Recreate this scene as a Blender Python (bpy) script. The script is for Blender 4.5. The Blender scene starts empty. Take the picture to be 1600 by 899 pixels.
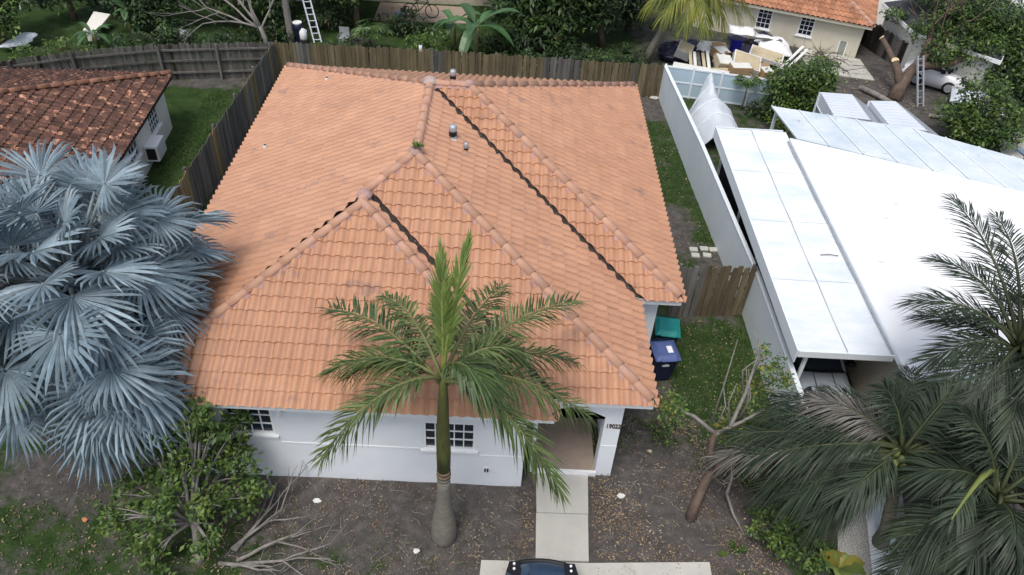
import bpy, math, random
from mathutils import Vector, Matrix
random.seed(7)
rnd = random.random
def U(a, b): return a + (b - a) * random.random()
R = math.radians
S = bpy.context.scene
COL = S.collection

# ------------------------------------------------------------------ camera
CAM = Vector((7.7182, -10.5664, 15.5966))
PIT, YAW, ROL, FPX = 0.7048, 0.0281, 0.0694, 1227.95
def cam_basis():
    fw = Vector((math.sin(YAW)*math.cos(PIT), math.cos(YAW)*math.cos(PIT), -math.sin(PIT)))
    rt = Vector((math.cos(YAW), -math.sin(YAW), 0)); up = rt.cross(fw)
    c, s = math.cos(ROL), math.sin(ROL)
    return c*rt + s*up, -s*rt + c*up, fw
_r, _u, _f = cam_basis()
cd = bpy.data.cameras.new('camera'); cam = bpy.data.objects.new('camera', cd); COL.objects.link(cam)
cd.sensor_width = 36; cd.lens = 36*FPX/1600; cd.clip_start = 0.1; cd.clip_end = 1000
M = Matrix((_r, _u, -_f)).transposed().to_4x4(); M.translation = CAM
cam.matrix_world = M
S.camera = cam
# ------------------------------------------------------------------ light
SUN_EL, SUN_AZ = 64, 205         # bright overcast: the sun a wide soft glow, high and before the house
w = bpy.data.worlds.new("World"); S.world = w; w.use_nodes = True
nt = w.node_tree; bg = nt.nodes['Background']
sky = nt.nodes.new('ShaderNodeTexSky'); sky.sky_type = 'NISHITA'; sky.sun_disc = False
sky.sun_elevation = R(SUN_EL); sky.sun_rotation = R(SUN_AZ); sky.air_density = 1.0; sky.dust_density = 3.0; sky.ozone_density = 1.0
hs = nt.nodes.new('ShaderNodeHueSaturation'); hs.inputs['Saturation'].default_value = .62   # veil of cloud
nt.links.new(sky.outputs[0], hs.inputs['Color']); nt.links.new(hs.outputs[0], bg.inputs[0]); bg.inputs[1].default_value = 0.13
sd = bpy.data.lights.new('sun', 'SUN'); sd.energy = 1.35; sd.angle = R(20); sd.color = (1, .96, .9)
so = bpy.data.objects.new('sun', sd); COL.objects.link(so)
_d = Vector((math.sin(R(SUN_AZ))*math.cos(R(SUN_EL)), math.cos(R(SUN_AZ))*math.cos(R(SUN_EL)), math.sin(R(SUN_EL))))
so.rotation_euler = _d.to_track_quat('Z', 'Y').to_euler()
S.view_settings.view_transform = 'Standard'; S.view_settings.look = 'None'; S.view_settings.exposure = 0.52
S.view_settings.gamma = 1
S.cycles.max_bounces = 6; S.cycles.diffuse_bounces = 3; S.cycles.transparent_max_bounces = 8
S.cycles.use_denoising = True

# ------------------------------------------------------------------ materials
MATS = {}
def mat(name, c1, c2=None, scale=3.0, rough=.7, bump=0, bscale=40, island=0.0, spec=.3, metal=0, detail=6, lo=.35, hi=.65,
        c3=None, thr3=.6, scale3=1.0, trans=0, stretch=None, coat=0):
    """base colour = noise mix of c1/c2 (+ patches of c3), varied a little per piece; bump is fine relief"""
    m = bpy.data.materials.new(name); m.use_nodes = True; MATS[name] = m
    n, l = m.node_tree.nodes, m.node_tree.links
    p = n['Principled BSDF']; p.inputs['Roughness'].default_value = rough
    p.inputs['Specular IOR Level'].default_value = spec; p.inputs['Metallic'].default_value = metal
    if coat: p.inputs['Coat Weight'].default_value = coat; p.inputs['Coat Roughness'].default_value = .06
    g = n.new('ShaderNodeNewGeometry'); vec = g.outputs['Position']
    if stretch:
        mp = n.new('ShaderNodeMapping'); mp.inputs['Scale'].default_value = stretch; l.new(vec, mp.inputs[0]); vec = mp.outputs[0]
    def noise(sc, det=detail):
        t = n.new('ShaderNodeTexNoise'); t.inputs['Scale'].default_value = sc; t.inputs['Detail'].default_value = det
        t.inputs['Roughness'].default_value = .65; l.new(vec, t.inputs['Vector']); return t.outputs['Fac']
    def ramp(src, a, b):
        r = n.new('ShaderNodeMapRange'); r.inputs[1].default_value = a; r.inputs[2].default_value = b; l.new(src, r.inputs[0]); return r.outputs[0]
    def mix(f, a, b, typ='MIX'):
        x = n.new('ShaderNodeMix'); x.data_type = 'RGBA'; x.blend_type = typ
        for s, v in ((x.inputs[0], f), (x.inputs[6], a), (x.inputs[7], b)):
            if hasattr(v, 'links'): l.new(v, s)
            elif isinstance(v, (int, float)): s.default_value = v
            else: s.default_value = (*v, 1)
        return x.outputs[2]
    col = None
    if c2 is not None: col = mix(ramp(noise(scale), lo, hi), c1, c2)
    if c3 is not None: col = mix(ramp(noise(scale3, 5), thr3, thr3 + .1), col if col else c1, c3)
    if island:
        oi = n.new('ShaderNodeObjectInfo')
        a = n.new('ShaderNodeMath'); a.operation = 'ADD'; l.new(g.outputs['Random Per Island'], a.inputs[0]); l.new(oi.outputs['Random'], a.inputs[1])
        fr = n.new('ShaderNodeMath'); fr.operation = 'FRACT'; l.new(a.outputs[0], fr.inputs[0])
        mr = n.new('ShaderNodeMapRange'); mr.inputs[3].default_value = 1 - island; mr.inputs[4].default_value = 1 + island; l.new(fr.outputs[0], mr.inputs[0])
        cc = n.new('ShaderNodeVectorMath'); cc.operation = 'SCALE'
        if col: l.new(col, cc.inputs[0])
        else: cc.inputs[0].default_value = c1
        l.new(mr.outputs[0], cc.inputs['Scale']); col = cc.outputs[0]
    if col is None: p.inputs['Base Color'].default_value = (*c1, 1)
    else: l.new(col, p.inputs['Base Color'])
    if bump:
        b = n.new('ShaderNodeBump'); b.inputs['Strength'].default_value = bump; b.inputs['Distance'].default_value = .02
        l.new(noise(bscale, 4), b.inputs['Height']); l.new(b.outputs[0], p.inputs['Normal'])
    if trans:
        tr = n.new('ShaderNodeBsdfTranslucent'); mx = n.new('ShaderNodeMixShader'); mx.inputs[0].default_value = trans
        if col: l.new(col, tr.inputs[0])
        else: tr.inputs[0].default_value = (*c1, 1)
        out = n['Material Output']; l.new(p.outputs[0], mx.inputs[1]); l.new(tr.outputs[0], mx.inputs[2]); l.new(mx.outputs[0], out.inputs[0])
    return m

TILE = mat('terracotta_tile', (.52, .28, .168), (.42, .208, .12), .9, .45, .3, 60, island=.06, spec=.6, c3=(.34, .19, .135), thr3=.585, scale3=1.5, lo=.25, hi=.75)
RIDGE = mat('ridge_tile', (.51, .295, .20), (.43, .24, .165), 3, .6, .3, 50, island=.08, c3=(.40, .25, .21), thr3=.56, scale3=2.5)
MORTAR = mat('ridge_mortar', (.44, .28, .25), (.36, .23, .21), 6, .85, .5, 60)
DECK = mat('roof_deck', (.05, .03, .025), rough=.9)
VALLEY = mat('valley_dirt', (.022, .017, .015), (.06, .05, .045), 12, .8, .6, 40, c3=(.5, .5, .5), thr3=.63, scale3=6)
OLDTILE = mat('weathered_tile', (.055, .030, .024), (.14, .065, .045), 5, .75, .5, 40, island=.4, c3=(.52, .27, .17), thr3=.56, scale3=4.2)
OLDRIDGE = mat('weathered_ridge', (.42, .2, .12), (.2, .1, .07), 2.5, .75, .3, island=.15)
RTILE = mat('rear_tile', (.46, .22, .12), (.32, .15, .09), 2.5, .7, .2, island=.2, c3=(.16, .09, .07), thr3=.6, scale3=1.5)
STUCCO = mat('white_stucco', (.76, .79, .83), (.71, .74, .78), 1.2, .85, .25, 90, c3=(.64, .66, .68), thr3=.68, scale3=2.2)
WTRIM = mat('white_trim', (.80, .81, .82), rough=.5)
CREAM = mat('cream_stucco', (.62, .58, .47), (.56, .52, .42), .9, .85, .25, 70)
NBWALL = mat('pale_stucco', (.72, .70, .64), (.65, .63, .57), 1, .85, .25, 70)
BEIGE = mat('beige_wall', (.5, .45, .36), (.43, .38, .3), 1, .85, .2)
GLASS = mat('window_glass', (.02, .028, .04), rough=.12, spec=.5)
PANEDARK = mat('dark_pane', (.012, .014, .03), rough=.15, spec=.5)
WOOD = mat('weathered_wood', (.17, .135, .08), (.095, .076, .046), 2.2, .9, .4, 30, island=.28, stretch=(3, 3, .35), c3=(.26, .25, .22), thr3=.63, scale3=1.6)
GREYWOOD = mat('grey_wood', (.14, .132, .122), (.08, .074, .067), 2.0, .9, .4, 30, island=.35, stretch=(3, 3, .35), c3=(.2, .2, .2), thr3=.62, scale3=1.5)
OCHREWOOD = mat('ochre_wood', (.26, .19, .09), (.16, .13, .085), 1.2, .9, .4, 30, island=.3, stretch=(2, 2, .35), c3=(.17, .165, .155), thr3=.5, scale3=.45)
DARKWOOD = mat('dark_wood', (.035, .028, .024), (.02, .017, .015), 3, .9, .3, island=.3)
WALLPAINT = mat('pale_painted_concrete', (.66, .71, .74), (.60, .66, .69), .8, .8, .15, 60)
PVC = mat('pvc_panel', (.46, .58, .66), (.42, .54, .62), .6, .45, 0)
PVCW = mat('pvc_white', (.74, .79, .82), rough=.4)
WROOF = mat('white_coated_roof', (.86, .86, .86), (.80, .81, .83), .7, .55, .05, 30)
PANROOF = mat('white_panel_roof', (.62, .69, .75), (.80, .81, .82), .6, .5, .05, 40, stretch=(1, 3, 1))
STAINROOF = mat('stained_panel_roof', (.50, .58, .64), (.68, .72, .74), .9, .55, .1, 40, c3=(.33, .37, .38), thr3=.63, scale3=2.6)
ALU = mat('ribbed_aluminium', (.62, .66, .72), (.56, .6, .67), 1.2, .45, 0)
DARK = mat('gap_shade_black', (.012, .012, .014), rough=.8)
CONC = mat('pale_concrete', (.50, .49, .44), (.43, .42, .385), 1.3, .85, .2, 60, c3=(.36, .34, .29), thr3=.62, scale3=.8)
PORCHF = mat('porch_paving', (.36, .29, .235), (.31, .245, .195), 5, .85, .35, 120)
METALG = mat('grey_metal', (.45, .47, .5), (.35, .37, .4), 6, .45, 0, metal=.4)
PIPE = mat('vent_metal', (.62, .64, .66), rough=.4)
BLACK = mat('black_plastic', (.015, .015, .018), rough=.45)
RUBBER = mat('rubber', (.02, .02, .02), rough=.9)
NAVY = mat('navy_plastic', (.014, .018, .05), rough=.42)
NAVYLID = mat('navy_lid', (.09, .13, .30), (.07, .1, .24), 8, .45)
TEAL = mat('teal_plastic', (.02, .30, .27), (.015, .25, .23), 6, .4)
DTEAL = mat('dark_green_plastic', (.012, .06, .06), rough=.45)
STICK = mat('sticker_white', (.8, .8, .8), rough=.5)
CARBLUE = mat('dark_blue_paint', (.03, .06, .11), rough=.28, spec=.5, coat=.9)
CARSILV = mat('silver_paint', (.38, .43, .49), rough=.35, coat=.6, metal=.2)
CARWHITE = mat('white_paint', (.78, .78, .8), rough=.3, coat=.5)
LAMP = mat('lamp_lens', (.75, .78, .8), rough=.1)
PTRUNK = mat('palm_trunk_grey', (.21, .195, .165), (.14, .13, .105), 5, .9, .4, 40, stretch=(1, 1, 3))
PSHAFT = mat('crownshaft_green', (.09, .105, .03), (.055, .05, .02), 5, .55, .2, 30, stretch=(2, 2, .6))
PSCAR = mat('brown_leaf_scar', (.12, .075, .045), (.2, .16, .12), 8, .9, .4)
PGREEN = mat('palm_leaflet', (.045, .085, .026), (.095, .145, .05), 2, .45, 0, island=.5, spec=.4, trans=.25)
PMID = mat('pale_palm_leaflet', (.075, .12, .035), (.12, .165, .055), 2, .45, 0, island=.5, spec=.4, trans=.25)
PLIGHT = mat('young_leaflet', (.13, .20, .045), (.19, .25, .07), 2, .45, 0, island=.25, spec=.5, trans=.3)
PDARK = mat('coconut_leaflet', (.024, .038, .024), (.048, .068, .040), 1.5, .5, 0, island=.5, spec=.25, trans=.15)
PGREY = mat('dry_leaflet', (.20, .19, .17), (.13, .12, .10), 2, .7, 0, island=.3, trans=.15)
PYEL = mat('yellowing_leaflet', (.30, .30, .06), (.13, .18, .05), 1.2, .5, 0, island=.35, trans=.3)
RACHIS = mat('leaf_stem', (.16, .17, .06), (.11, .12, .05), 3, .5)
RACHISD = mat('dark_leaf_stem', (.06, .07, .03), (.04, .05, .022), 3, .5)
RACHISY = mat('yellow_green_stem', (.20, .23, .06), (.14, .17, .05), 3, .5)
SILVER = mat('silver_blue_fan', (.24, .31, .35), (.12, .175, .215), 2.2, .5, 0, island=.4, spec=.5, trans=.1)
SILVST = mat('silver_stem', (.25, .32, .35), (.18, .22, .22), 3, .6)
BARK = mat('brown_bark', (.155, .11, .085), (.085, .062, .05), 6, .95, .7, 25, stretch=(1, 1, .4))
GBARK = mat('grey_bark', (.27, .25, .23), (.17, .155, .14), 6, .95, .5, 30)
LEAFD = mat('dark_leaf', (.022, .045, .018), (.04, .07, .025), .9, .5, 0, island=.4, spec=.4, trans=.2)
LEAFM = mat('mid_leaf', (.045, .095, .022), (.075, .13, .03), .9, .45, 0, island=.4, spec=.45, trans=.25)
LEAFL = mat('light_leaf', (.085, .15, .03), (.13, .19, .04), .9, .45, 0, island=.4, spec=.45, trans=.25)
LEAFY = mat('yellow_leaf', (.30, .22, .04), (.20, .2, .04), 2, .5, 0, island=.4, trans=.2)
BANANA = mat('banana_leaf', (.05, .12, .045), (.085, .17, .06), 2, .4, 0, island=.2, spec=.5, trans=.25)
DRYBAN = mat('dry_banana_leaf', (.33, .25, .13), (.22, .15, .08), 3, .8, 0, trans=.1)
COCO = mat('green_coconut', (.20, .23, .08), (.14, .18, .06), 4, .4)
LITTER = mat('leaf_litter', (.20, .135, .08), (.32, .26, .18), 1.1, .8, 0, island=.55, c3=(.17, .08, .04), thr3=.58, scale3=.55)
PALEBIT = mat('pale_bits', (.62, .62, .6), rough=.7)
GRASSB = mat('grass_blade', (.04, .08, .018), (.065, .11, .028), .8, .7, 0, island=.4)
CARDB = mat('cardboard', (.36, .24, .13), (.30, .2, .11), 3, .8)
FOAM = mat('white_foam', (.72, .72, .68), (.6, .6, .56), 2, .7)
TAN = mat('tan_board', (.52, .44, .3), (.42, .35, .23), 2, .8)
BAG = mat('black_bag', (.014, .013, .03), (.03, .03, .06), 5, .35, .8, 8)
BLUEBIN = mat('blue_plastic', (.015, .02, .25), rough=.4)
TARP = mat('white_tarp', (.62, .66, .70), (.52, .56, .6), 1.5, .5, .2, 6)
ROAD = mat('asphalt', (.20, .23, .26), (.17, .19, .22), 1, .9, .2)
SHINGLE = mat('grey_shingle', (.055, .058, .065), (.035, .037, .042), 2.5, .9, .4, 20)
CUTWOOD = mat('cut_wood', (.62, .48, .30), rough=.8)
ORG = mat('orange_bit', (.5, .2, .1), rough=.7)
BRONZE = mat('bronze_digit', (.09, .06, .045), rough=.5)

# ------------------------------------------------------------------ mesh helpers
class MB:
    def __init__(s): s.v = []; s.f = []; s.m = []; s.cm = 0
    def add(s, vs, fs):
        o = len(s.v); s.v += [tuple(v) for v in vs]; s.f += [tuple(i + o for i in f) for f in fs]; s.m += [s.cm]*len(fs); return s
    def box(s, x0, x1, y0, y1, z0, z1):
        return s.add([(x0,y0,z0),(x1,y0,z0),(x1,y1,z0),(x0,y1,z0),(x0,y0,z1),(x1,y0,z1),(x1,y1,z1),(x0,y1,z1)],
                     [(0,3,2,1),(4,5,6,7),(0,1,5,4),(1,2,6,5),(2,3,7,6),(3,0,4,7)])
    def obox(s, a, b, th, z0a, z1a, z0b=None, z1b=None):
        """upright slab from a to b in plan"""
        z0b = z0a if z0b is None else z0b; z1b = z1a if z1b is None else z1b
        a, b = Vector(a[:2]), Vector(b[:2]); d = (b-a).normalized(); n = Vector((-d.y, d.x))*th/2
        return s.add([(*(a-n), z0a),(*(b-n), z0b),(*(b+n), z0b),(*(a+n), z0a),(*(a-n), z1a),(*(b-n), z1b),(*(b+n), z1b),(*(a+n), z1a)],
                     [(0,3,2,1),(4,5,6,7),(0,1,5,4),(1,2,6,5),(2,3,7,6),(3,0,4,7)])
    def bar(s, a, b, w_, h_=None):
        a, b = Vector(a), Vector(b); h_ = h_ or w_; d = (b-a).normalized()
        x = d.cross(Vector((0,0,1))); x = x.normalized() if x.length > 1e-3 else Vector((1,0,0)); y = x.cross(d)
        vs = []
        for p in (a, b): vs += [p - x*w_/2 - y*h_/2, p + x*w_/2 - y*h_/2, p + x*w_/2 + y*h_/2, p - x*w_/2 + y*h_/2]
        return s.add(vs, [(0,3,2,1),(4,5,6,7),(0,1,5,4),(1,2,6,5),(2,3,7,6),(3,0,4,7)])
    def tube(s, pts, rad, n=8, cap=True):
        pts = [Vector(p) for p in pts]; rad = rad if hasattr(rad, '__len__') else [rad]*len(pts)
        vs = []; fs = []; x = None
        for i, p in enumerate(pts):
            d = (pts[min(i+1, len(pts)-1)] - pts[max(i-1, 0)]).normalized()
            if x is None:
                x = d.cross(Vector((.3,.9,.1))) if abs(d.z) > .5 else d.cross(Vector((0,0,1)))
            x = (x - d*x.dot(d)).normalized(); y = d.cross(x)
            for k in range(n):
                a = 2*math.pi*k/n; vs.append(p + (x*math.cos(a) + y*math.sin(a))*rad[i])
            if i:
                for k in range(n): fs.append(((i-1)*n+k, (i-1)*n+(k+1)%n, i*n+(k+1)%n, i*n+k))
        if cap: fs.append(tuple(range(n-1, -1, -1))); fs.append(tuple((len(pts)-1)*n + k for k in range(n)))
        return s.add(vs, fs)
    def lathe(s, c, prof, n=16):
        return s.tube([(c[0], c[1], c[2]+z) for r, z in prof], [r for r, z in prof], n) if all(prof[i][1] < prof[i+1][1] for i in range(len(prof)-1)) else s
    def poly(s, pts): return s.add(pts, [tuple(range(len(pts)))])
    def prism(s, pts, off):
        """closed extrusion of a planar loop by vector off"""
        n = len(pts); off = Vector(off); vs = [Vector(p) for p in pts] + [Vector(p)+off for p in pts]
        return s.add(vs, [tuple(range(n-1, -1, -1)), tuple(range(n, 2*n))] + [(i, (i+1)%n, n+(i+1)%n, n+i) for i in range(n)])
    def mesh(s, name, mats, smooth=False):
        me = bpy.data.meshes.new(name); me.from_pydata(s.v, [], s.f)
        for m in (mats if isinstance(mats, (list, tuple)) else [mats]): me.materials.append(m)
        if any(s.m): me.polygons.foreach_set('material_index', s.m)
        if smooth: me.polygons.foreach_set('use_smooth', [True]*len(me.polygons))
        me.update(); return me
    def build(s, name, mats, parent=None, smooth=False, label=None):
        return obj(name, s.mesh(name, mats, smooth), parent, label)
def obj(name, me, parent=None, label=None):
    o = bpy.data.objects.new(name, me); COL.objects.link(o)
    if parent:
        o.parent = parent
        if parent.name in WORLD: o.matrix_parent_inverse = WORLD[parent.name]
    if label: o['label'] = label
    return o
WORLD = {}
def tag(o, label, cat, group=None, kind=None):
    o['label'] = label; o['category'] = cat
    if group: o['group'] = group
    if kind: o['kind'] = kind
    return o
def thing(name, label, cat, loc=(0,0,0), rz=0, group=None):
    o = bpy.data.objects.new(name, None); COL.objects.link(o); o.location = loc; o.rotation_euler = (0, 0, rz)
    o.empty_display_size = .2
    return tag(o, label, cat, group)
def wthing(name, label, cat, loc, group=None):
    """a thing whose parts are written in world coordinates"""
    o = thing(name, label, cat, loc, 0, group); WORLD[o.name] = Matrix.Translation(-Vector(loc)); return o
def struct(o, label=None):
    o['kind'] = 'structure'
    if label: o['label'] = label
    return o
def stuff(o, label=None, cat=None):
    o['kind'] = 'stuff'
    if label: o['label'] = label
    if cat: o['category'] = cat
    return o
def bez(p0, p1, p2, t):
    a = 1-t; return p0*(a*a) + p1*(2*a*t) + p2*(t*t)
def wall(mb, a, b, z0, z1, th, ops=()):
    """upright wall from a to b (plan), outer face on the right of a->b, with openings (u0,u1,za,zb)"""
    a, b = Vector((*a, 0)), Vector((*b, 0)); L = (b-a).length; d = (b-a)/L; n = Vector((-d.y, d.x, 0))*th
    us = sorted({0, L} | {min(L, max(0, x)) for o in ops for x in o[:2]}); zs = sorted({z0, z1} | {x for o in ops for x in o[2:]})
    def solid(i, j):
        if not (0 <= i < len(us)-1 and 0 <= j < len(zs)-1): return False
        u, z = (us[i]+us[i+1])/2, (zs[j]+zs[j+1])/2
        return not any(o[0] < u < o[1] and o[2] < z < o[3] for o in ops)
    P = lambda u, z, k: a + d*u + n*k + Vector((0, 0, z))
    for i in range(len(us)-1):
        for j in range(len(zs)-1):
            if not solid(i, j): continue
            u0, u1, y0, y1 = us[i], us[i+1], zs[j], zs[j+1]
            q = lambda *v: mb.add(v, [(0, 1, 2, 3)])
            q(P(u0,y0,0), P(u1,y0,0), P(u1,y1,0), P(u0,y1,0)); q(P(u1,y0,1), P(u0,y0,1), P(u0,y1,1), P(u1,y1,1))
            if not solid(i-1, j): q(P(u0,y0,1), P(u0,y0,0), P(u0,y1,0), P(u0,y1,1))
            if not solid(i+1, j): q(P(u1,y0,0), P(u1,y0,1), P(u1,y1,1), P(u1,y1,0))
            if not solid(i, j-1): q(P(u0,y0,1), P(u1,y0,1), P(u1,y0,0), P(u0,y0,0))
            if not solid(i, j+1): q(P(u0,y1,0), P(u1,y1,0), P(u1,y1,1), P(u0,y1,1))
    return mb
def window(parent, a, d, u0, u1, z0, z1, nx, nz, inset=.06, glass=GLASS, sill=True, fmat=WTRIM):
    """window set in a wall starting at a (plan) running along unit d; wall's outside is on the right of d"""
    d = Vector((*d, 0)).normalized(); n = Vector((-d.y, d.x, 0)); a = Vector((*a, 0))
    P = lambda u, k, z: a + d*u + n*k + Vector((0, 0, z))
    f = MB(); t = .05
    def slab(mb, ua, ub, za, zb, k0, k1):
        return mb.add([P(ua,k0,za),P(ub,k0,za),P(ub,k1,za),P(ua,k1,za),P(ua,k0,zb),P(ub,k0,zb),P(ub,k1,zb),P(ua,k1,zb)],
                      [(0,3,2,1),(4,5,6,7),(0,1,5,4),(1,2,6,5),(2,3,7,6),(3,0,4,7)])
    slab(f, u0, u0+t, z0, z1, inset-.05, inset+.03); slab(f, u1-t, u1, z0, z1, inset-.05, inset+.03)
    slab(f, u0+t, u1-t, z0, z0+t, inset-.05, inset+.03); slab(f, u0+t, u1-t, z1-t, z1, inset-.05, inset+.03)
    fr = f.build('window', fmat, parent)
    if sill: slab(MB(), u0-.07, u1+.07, z0-.06, z0-.003, -.06, inset).build('sill', fmat, fr)
    ux = [u0+t + (u1-u0-2*t)*i/nx for i in range(nx+1)]; zx = [z0+t + (z1-z0-2*t)*i/nz for i in range(nz+1)]
    for i in range(nx):
        for j in range(nz):
            slab(MB(), ux[i]+.012, ux[i+1]-.012, zx[j]+.012, zx[j+1]-.012, inset-.005, inset+.01).build('pane', glass, fr)
    for x in ux[1:-1]: slab(MB(), x-.0125, x+.0125, z0+t, z1-t, inset-.03, inset+.02).build('glazing_bar', fmat, fr)
    for z in zx[1:-1]: slab(MB(), u0+t, u1-t, z-.0125, z+.0125, inset-.027, inset+.017).build('glazing_bar', fmat, fr)
    return fr

# ------------------------------------------------------------------ roof tiles
def clip2(poly, a, b):
    """keep the side left of a->b; points are (u,v,h)"""
    out = []; ex, ey = b[0]-a[0], b[1]-a[1]
    sd_ = lambda p: ex*(p[1]-a[1]) - ey*(p[0]-a[0])
    for i in range(len(poly)):
        p, q = poly[i], poly[(i+1) % len(poly)]; sp, sq = sd_(p), sd_(q)
        if sp >= 0: out.append(p)
        if (sp >= 0) != (sq >= 0):
            t = sp/(sp-sq); out.append(tuple(p[k] + (q[k]-p[k])*t for k in range(3)))
    return out
def tile_geo(pit, ex, hgt=.068, lift=.026, seg=6, lip=.042):
    prof = []
    for k in range(seg+1):
        x = k/seg
        prof.append((x*pit, hgt*math.sin(math.pi*min(1, x/.80))**.8 if x < .80 else 0.0))
    vs = [(u, 0, h+lift) for u, h in prof] + [(u, ex+.02, h*.86) for u, h in prof] + [(u, .012, max(-.01, h+lift-lip)) for u, h in prof] + [(u, 0, h+lift) for u, h in prof]
    n = seg+1; fs = []
    for k in range(seg):
        fs.append((k, k+1, n+k+1, n+k)); fs.append((2*n+k, 2*n+k+1, 3*n+k+1, 3*n+k))
    return vs, fs
class TileField:
    def __init__(s, pit, ex, **kw): s.pit, s.ex = pit, ex; s.vs, s.fs = tile_geo(pit, ex, **kw); s.full = []; s.cut = MB()
    def plane(s, pts, shrink=None, over=.06):
        """pts: 3d loop counter-clockwise from above, pts[0]->pts[1] the eave; shrink: edges index -> metres the tiles stop short"""
        shrink = shrink or {}
        pts = [Vector(p) for p in pts]; o = pts[0]; ud = (pts[1]-o).normalized()
        n = (pts[1]-o).cross(pts[2]-o).normalized(); vd = n.cross(ud)
        p2 = [((p-o).dot(ud), (p-o).dot(vd)) for p in pts]
        edges = []
        for i in range(len(p2)):
            a, b = p2[i], p2[(i+1) % len(p2)]; L = math.hypot(b[0]-a[0], b[1]-a[1]); k = shrink.get(i, 0.0) if i else -over
            nx, ny = -(b[1]-a[1])/L, (b[0]-a[0])/L
            edges.append(((a[0]+nx*k, a[1]+ny*k), (b[0]+nx*k, b[1]+ny*k)))
        us = [p[0] for p in p2]; vs_ = [p[1] for p in p2]
        i0, i1 = math.floor(min(us)/s.pit)-1, math.ceil(max(us)/s.pit)+1
        for j in range(0, math.ceil(max(vs_)/s.ex)+1):
            for i in range(i0, i1):
                u, v = i*s.pit, j*s.ex - over
                cor = [(u, v), (u+s.pit, v), (u+s.pit, v+s.ex), (u, v+s.ex)]
                full = True; dead = False
                for (a, b) in edges:
                    sg = [(b[0]-a[0])*(c[1]-a[1]) - (b[1]-a[1])*(c[0]-a[0]) for c in cor]
                    if max(sg) <= 1e-4: dead = True; break
                    if min(sg) < -1e-3: full = False
                if dead: continue
                W = lambda q: o + ud*q[0] + vd*q[1] + n*(q[2]+.03)
                if full:
                    m = Matrix((ud, vd, n)).transposed().to_4x4(); m.translation = o + ud*u + vd*v + n*.03
                    s.full.append(m)
                else:
                    for f in s.fs:
                        poly = [(s.vs[k][0]+u, s.vs[k][1]+v, s.vs[k][2]) for k in f]
                        for (a, b) in edges:
                            poly = clip2(poly, a, b)
                            if len(poly) < 3: break
                        if len(poly) >= 3: s.cut.poly([W(q) for q in poly])
    def finish(s, parent, m, limit=300, vis=None):
        s.full.sort(key=lambda q: (q.translation - CAM).length)
        base = MB().add(s.vs, s.fs).mesh('roof_tile', m, True)
        for q in s.full[:limit]:
            t = obj('roof_tile', base, parent)
            t.matrix_local = q @ Matrix.Translation((0, 0, U(-.004, .004))) @ Matrix.Rotation(U(-.012, .012), 4, 'Z') @ Matrix.Rotation(U(-.01, .01), 4, 'X')
        for q in s.full[limit:]:
            q = q @ Matrix.Translation((0, 0, U(-.004, .004))) @ Matrix.Rotation(U(-.012, .012), 4, 'Z')
            s.cut.add([q @ Vector(v) for v in s.vs], s.fs)
        stuff(s.cut.build('roof_tile_field', m, parent, True))
def cap_mesh(L, r0, r1, m, name='ridge_tile'):
    vs = []; fs = []; n = 7
    for j, (x, r, dz) in enumerate(((0, r0, .02), (L, r1, 0), (.0, r0-.03, .02))):
        for k in range(n):
            a = math.pi*(k/(n-1)); vs.append((x + (.006 if j == 2 else 0), -math.cos(a)*r, math.sin(a)*r*.85 + dz))
    for k in range(n-1): fs.append((k, n+k, n+k+1, k+1)); fs.append((2*n+k, k, k+1, 2*n+k+1))
    return MB().add(vs, fs).mesh(name, m, True)
def ridge_line(parent, a, b, me, step, mortar=None, up=.05, w=.16):
    a, b = Vector(a), Vector(b); L = (b-a).length; d = (b-a)/L; y = Vector((0,0,1)).cross(d).normalized(); z = d.cross(y)
    n = max(1, round(L/step))
    for i in range(n):
        m = Matrix((d, y, z)).transposed().to_4x4(); m.translation = a + d*(L*i/n) + Vector((0,0,up + U(-.006, .006)))
        o = obj('ridge_tile', me, parent); o.matrix_local = m @ Matrix.Rotation(U(-.03, .03), 4, 'Z')
    if mortar:
        k = max(2, int(L/.18)); mb = MB(); vs = []
        for i in range(k+1):
            p = a + d*(L*i/k)
            for s_ in (-1, 1):
                ww = w + U(-.03, .03)
                vs += [p + y*s_*ww + Vector((0,0,up-.03-ww*.25)), p + y*s_*.05 + Vector((0,0,up+.05))]
        fs = []
        for i in range(k):
            q, r = i*4, (i+1)*4; fs += [(q, r, r+1, q+1), (q+3, r+3, r+2, q+2)]
        mb.add(vs, fs).build('mortar', mortar, parent, True)

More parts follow.
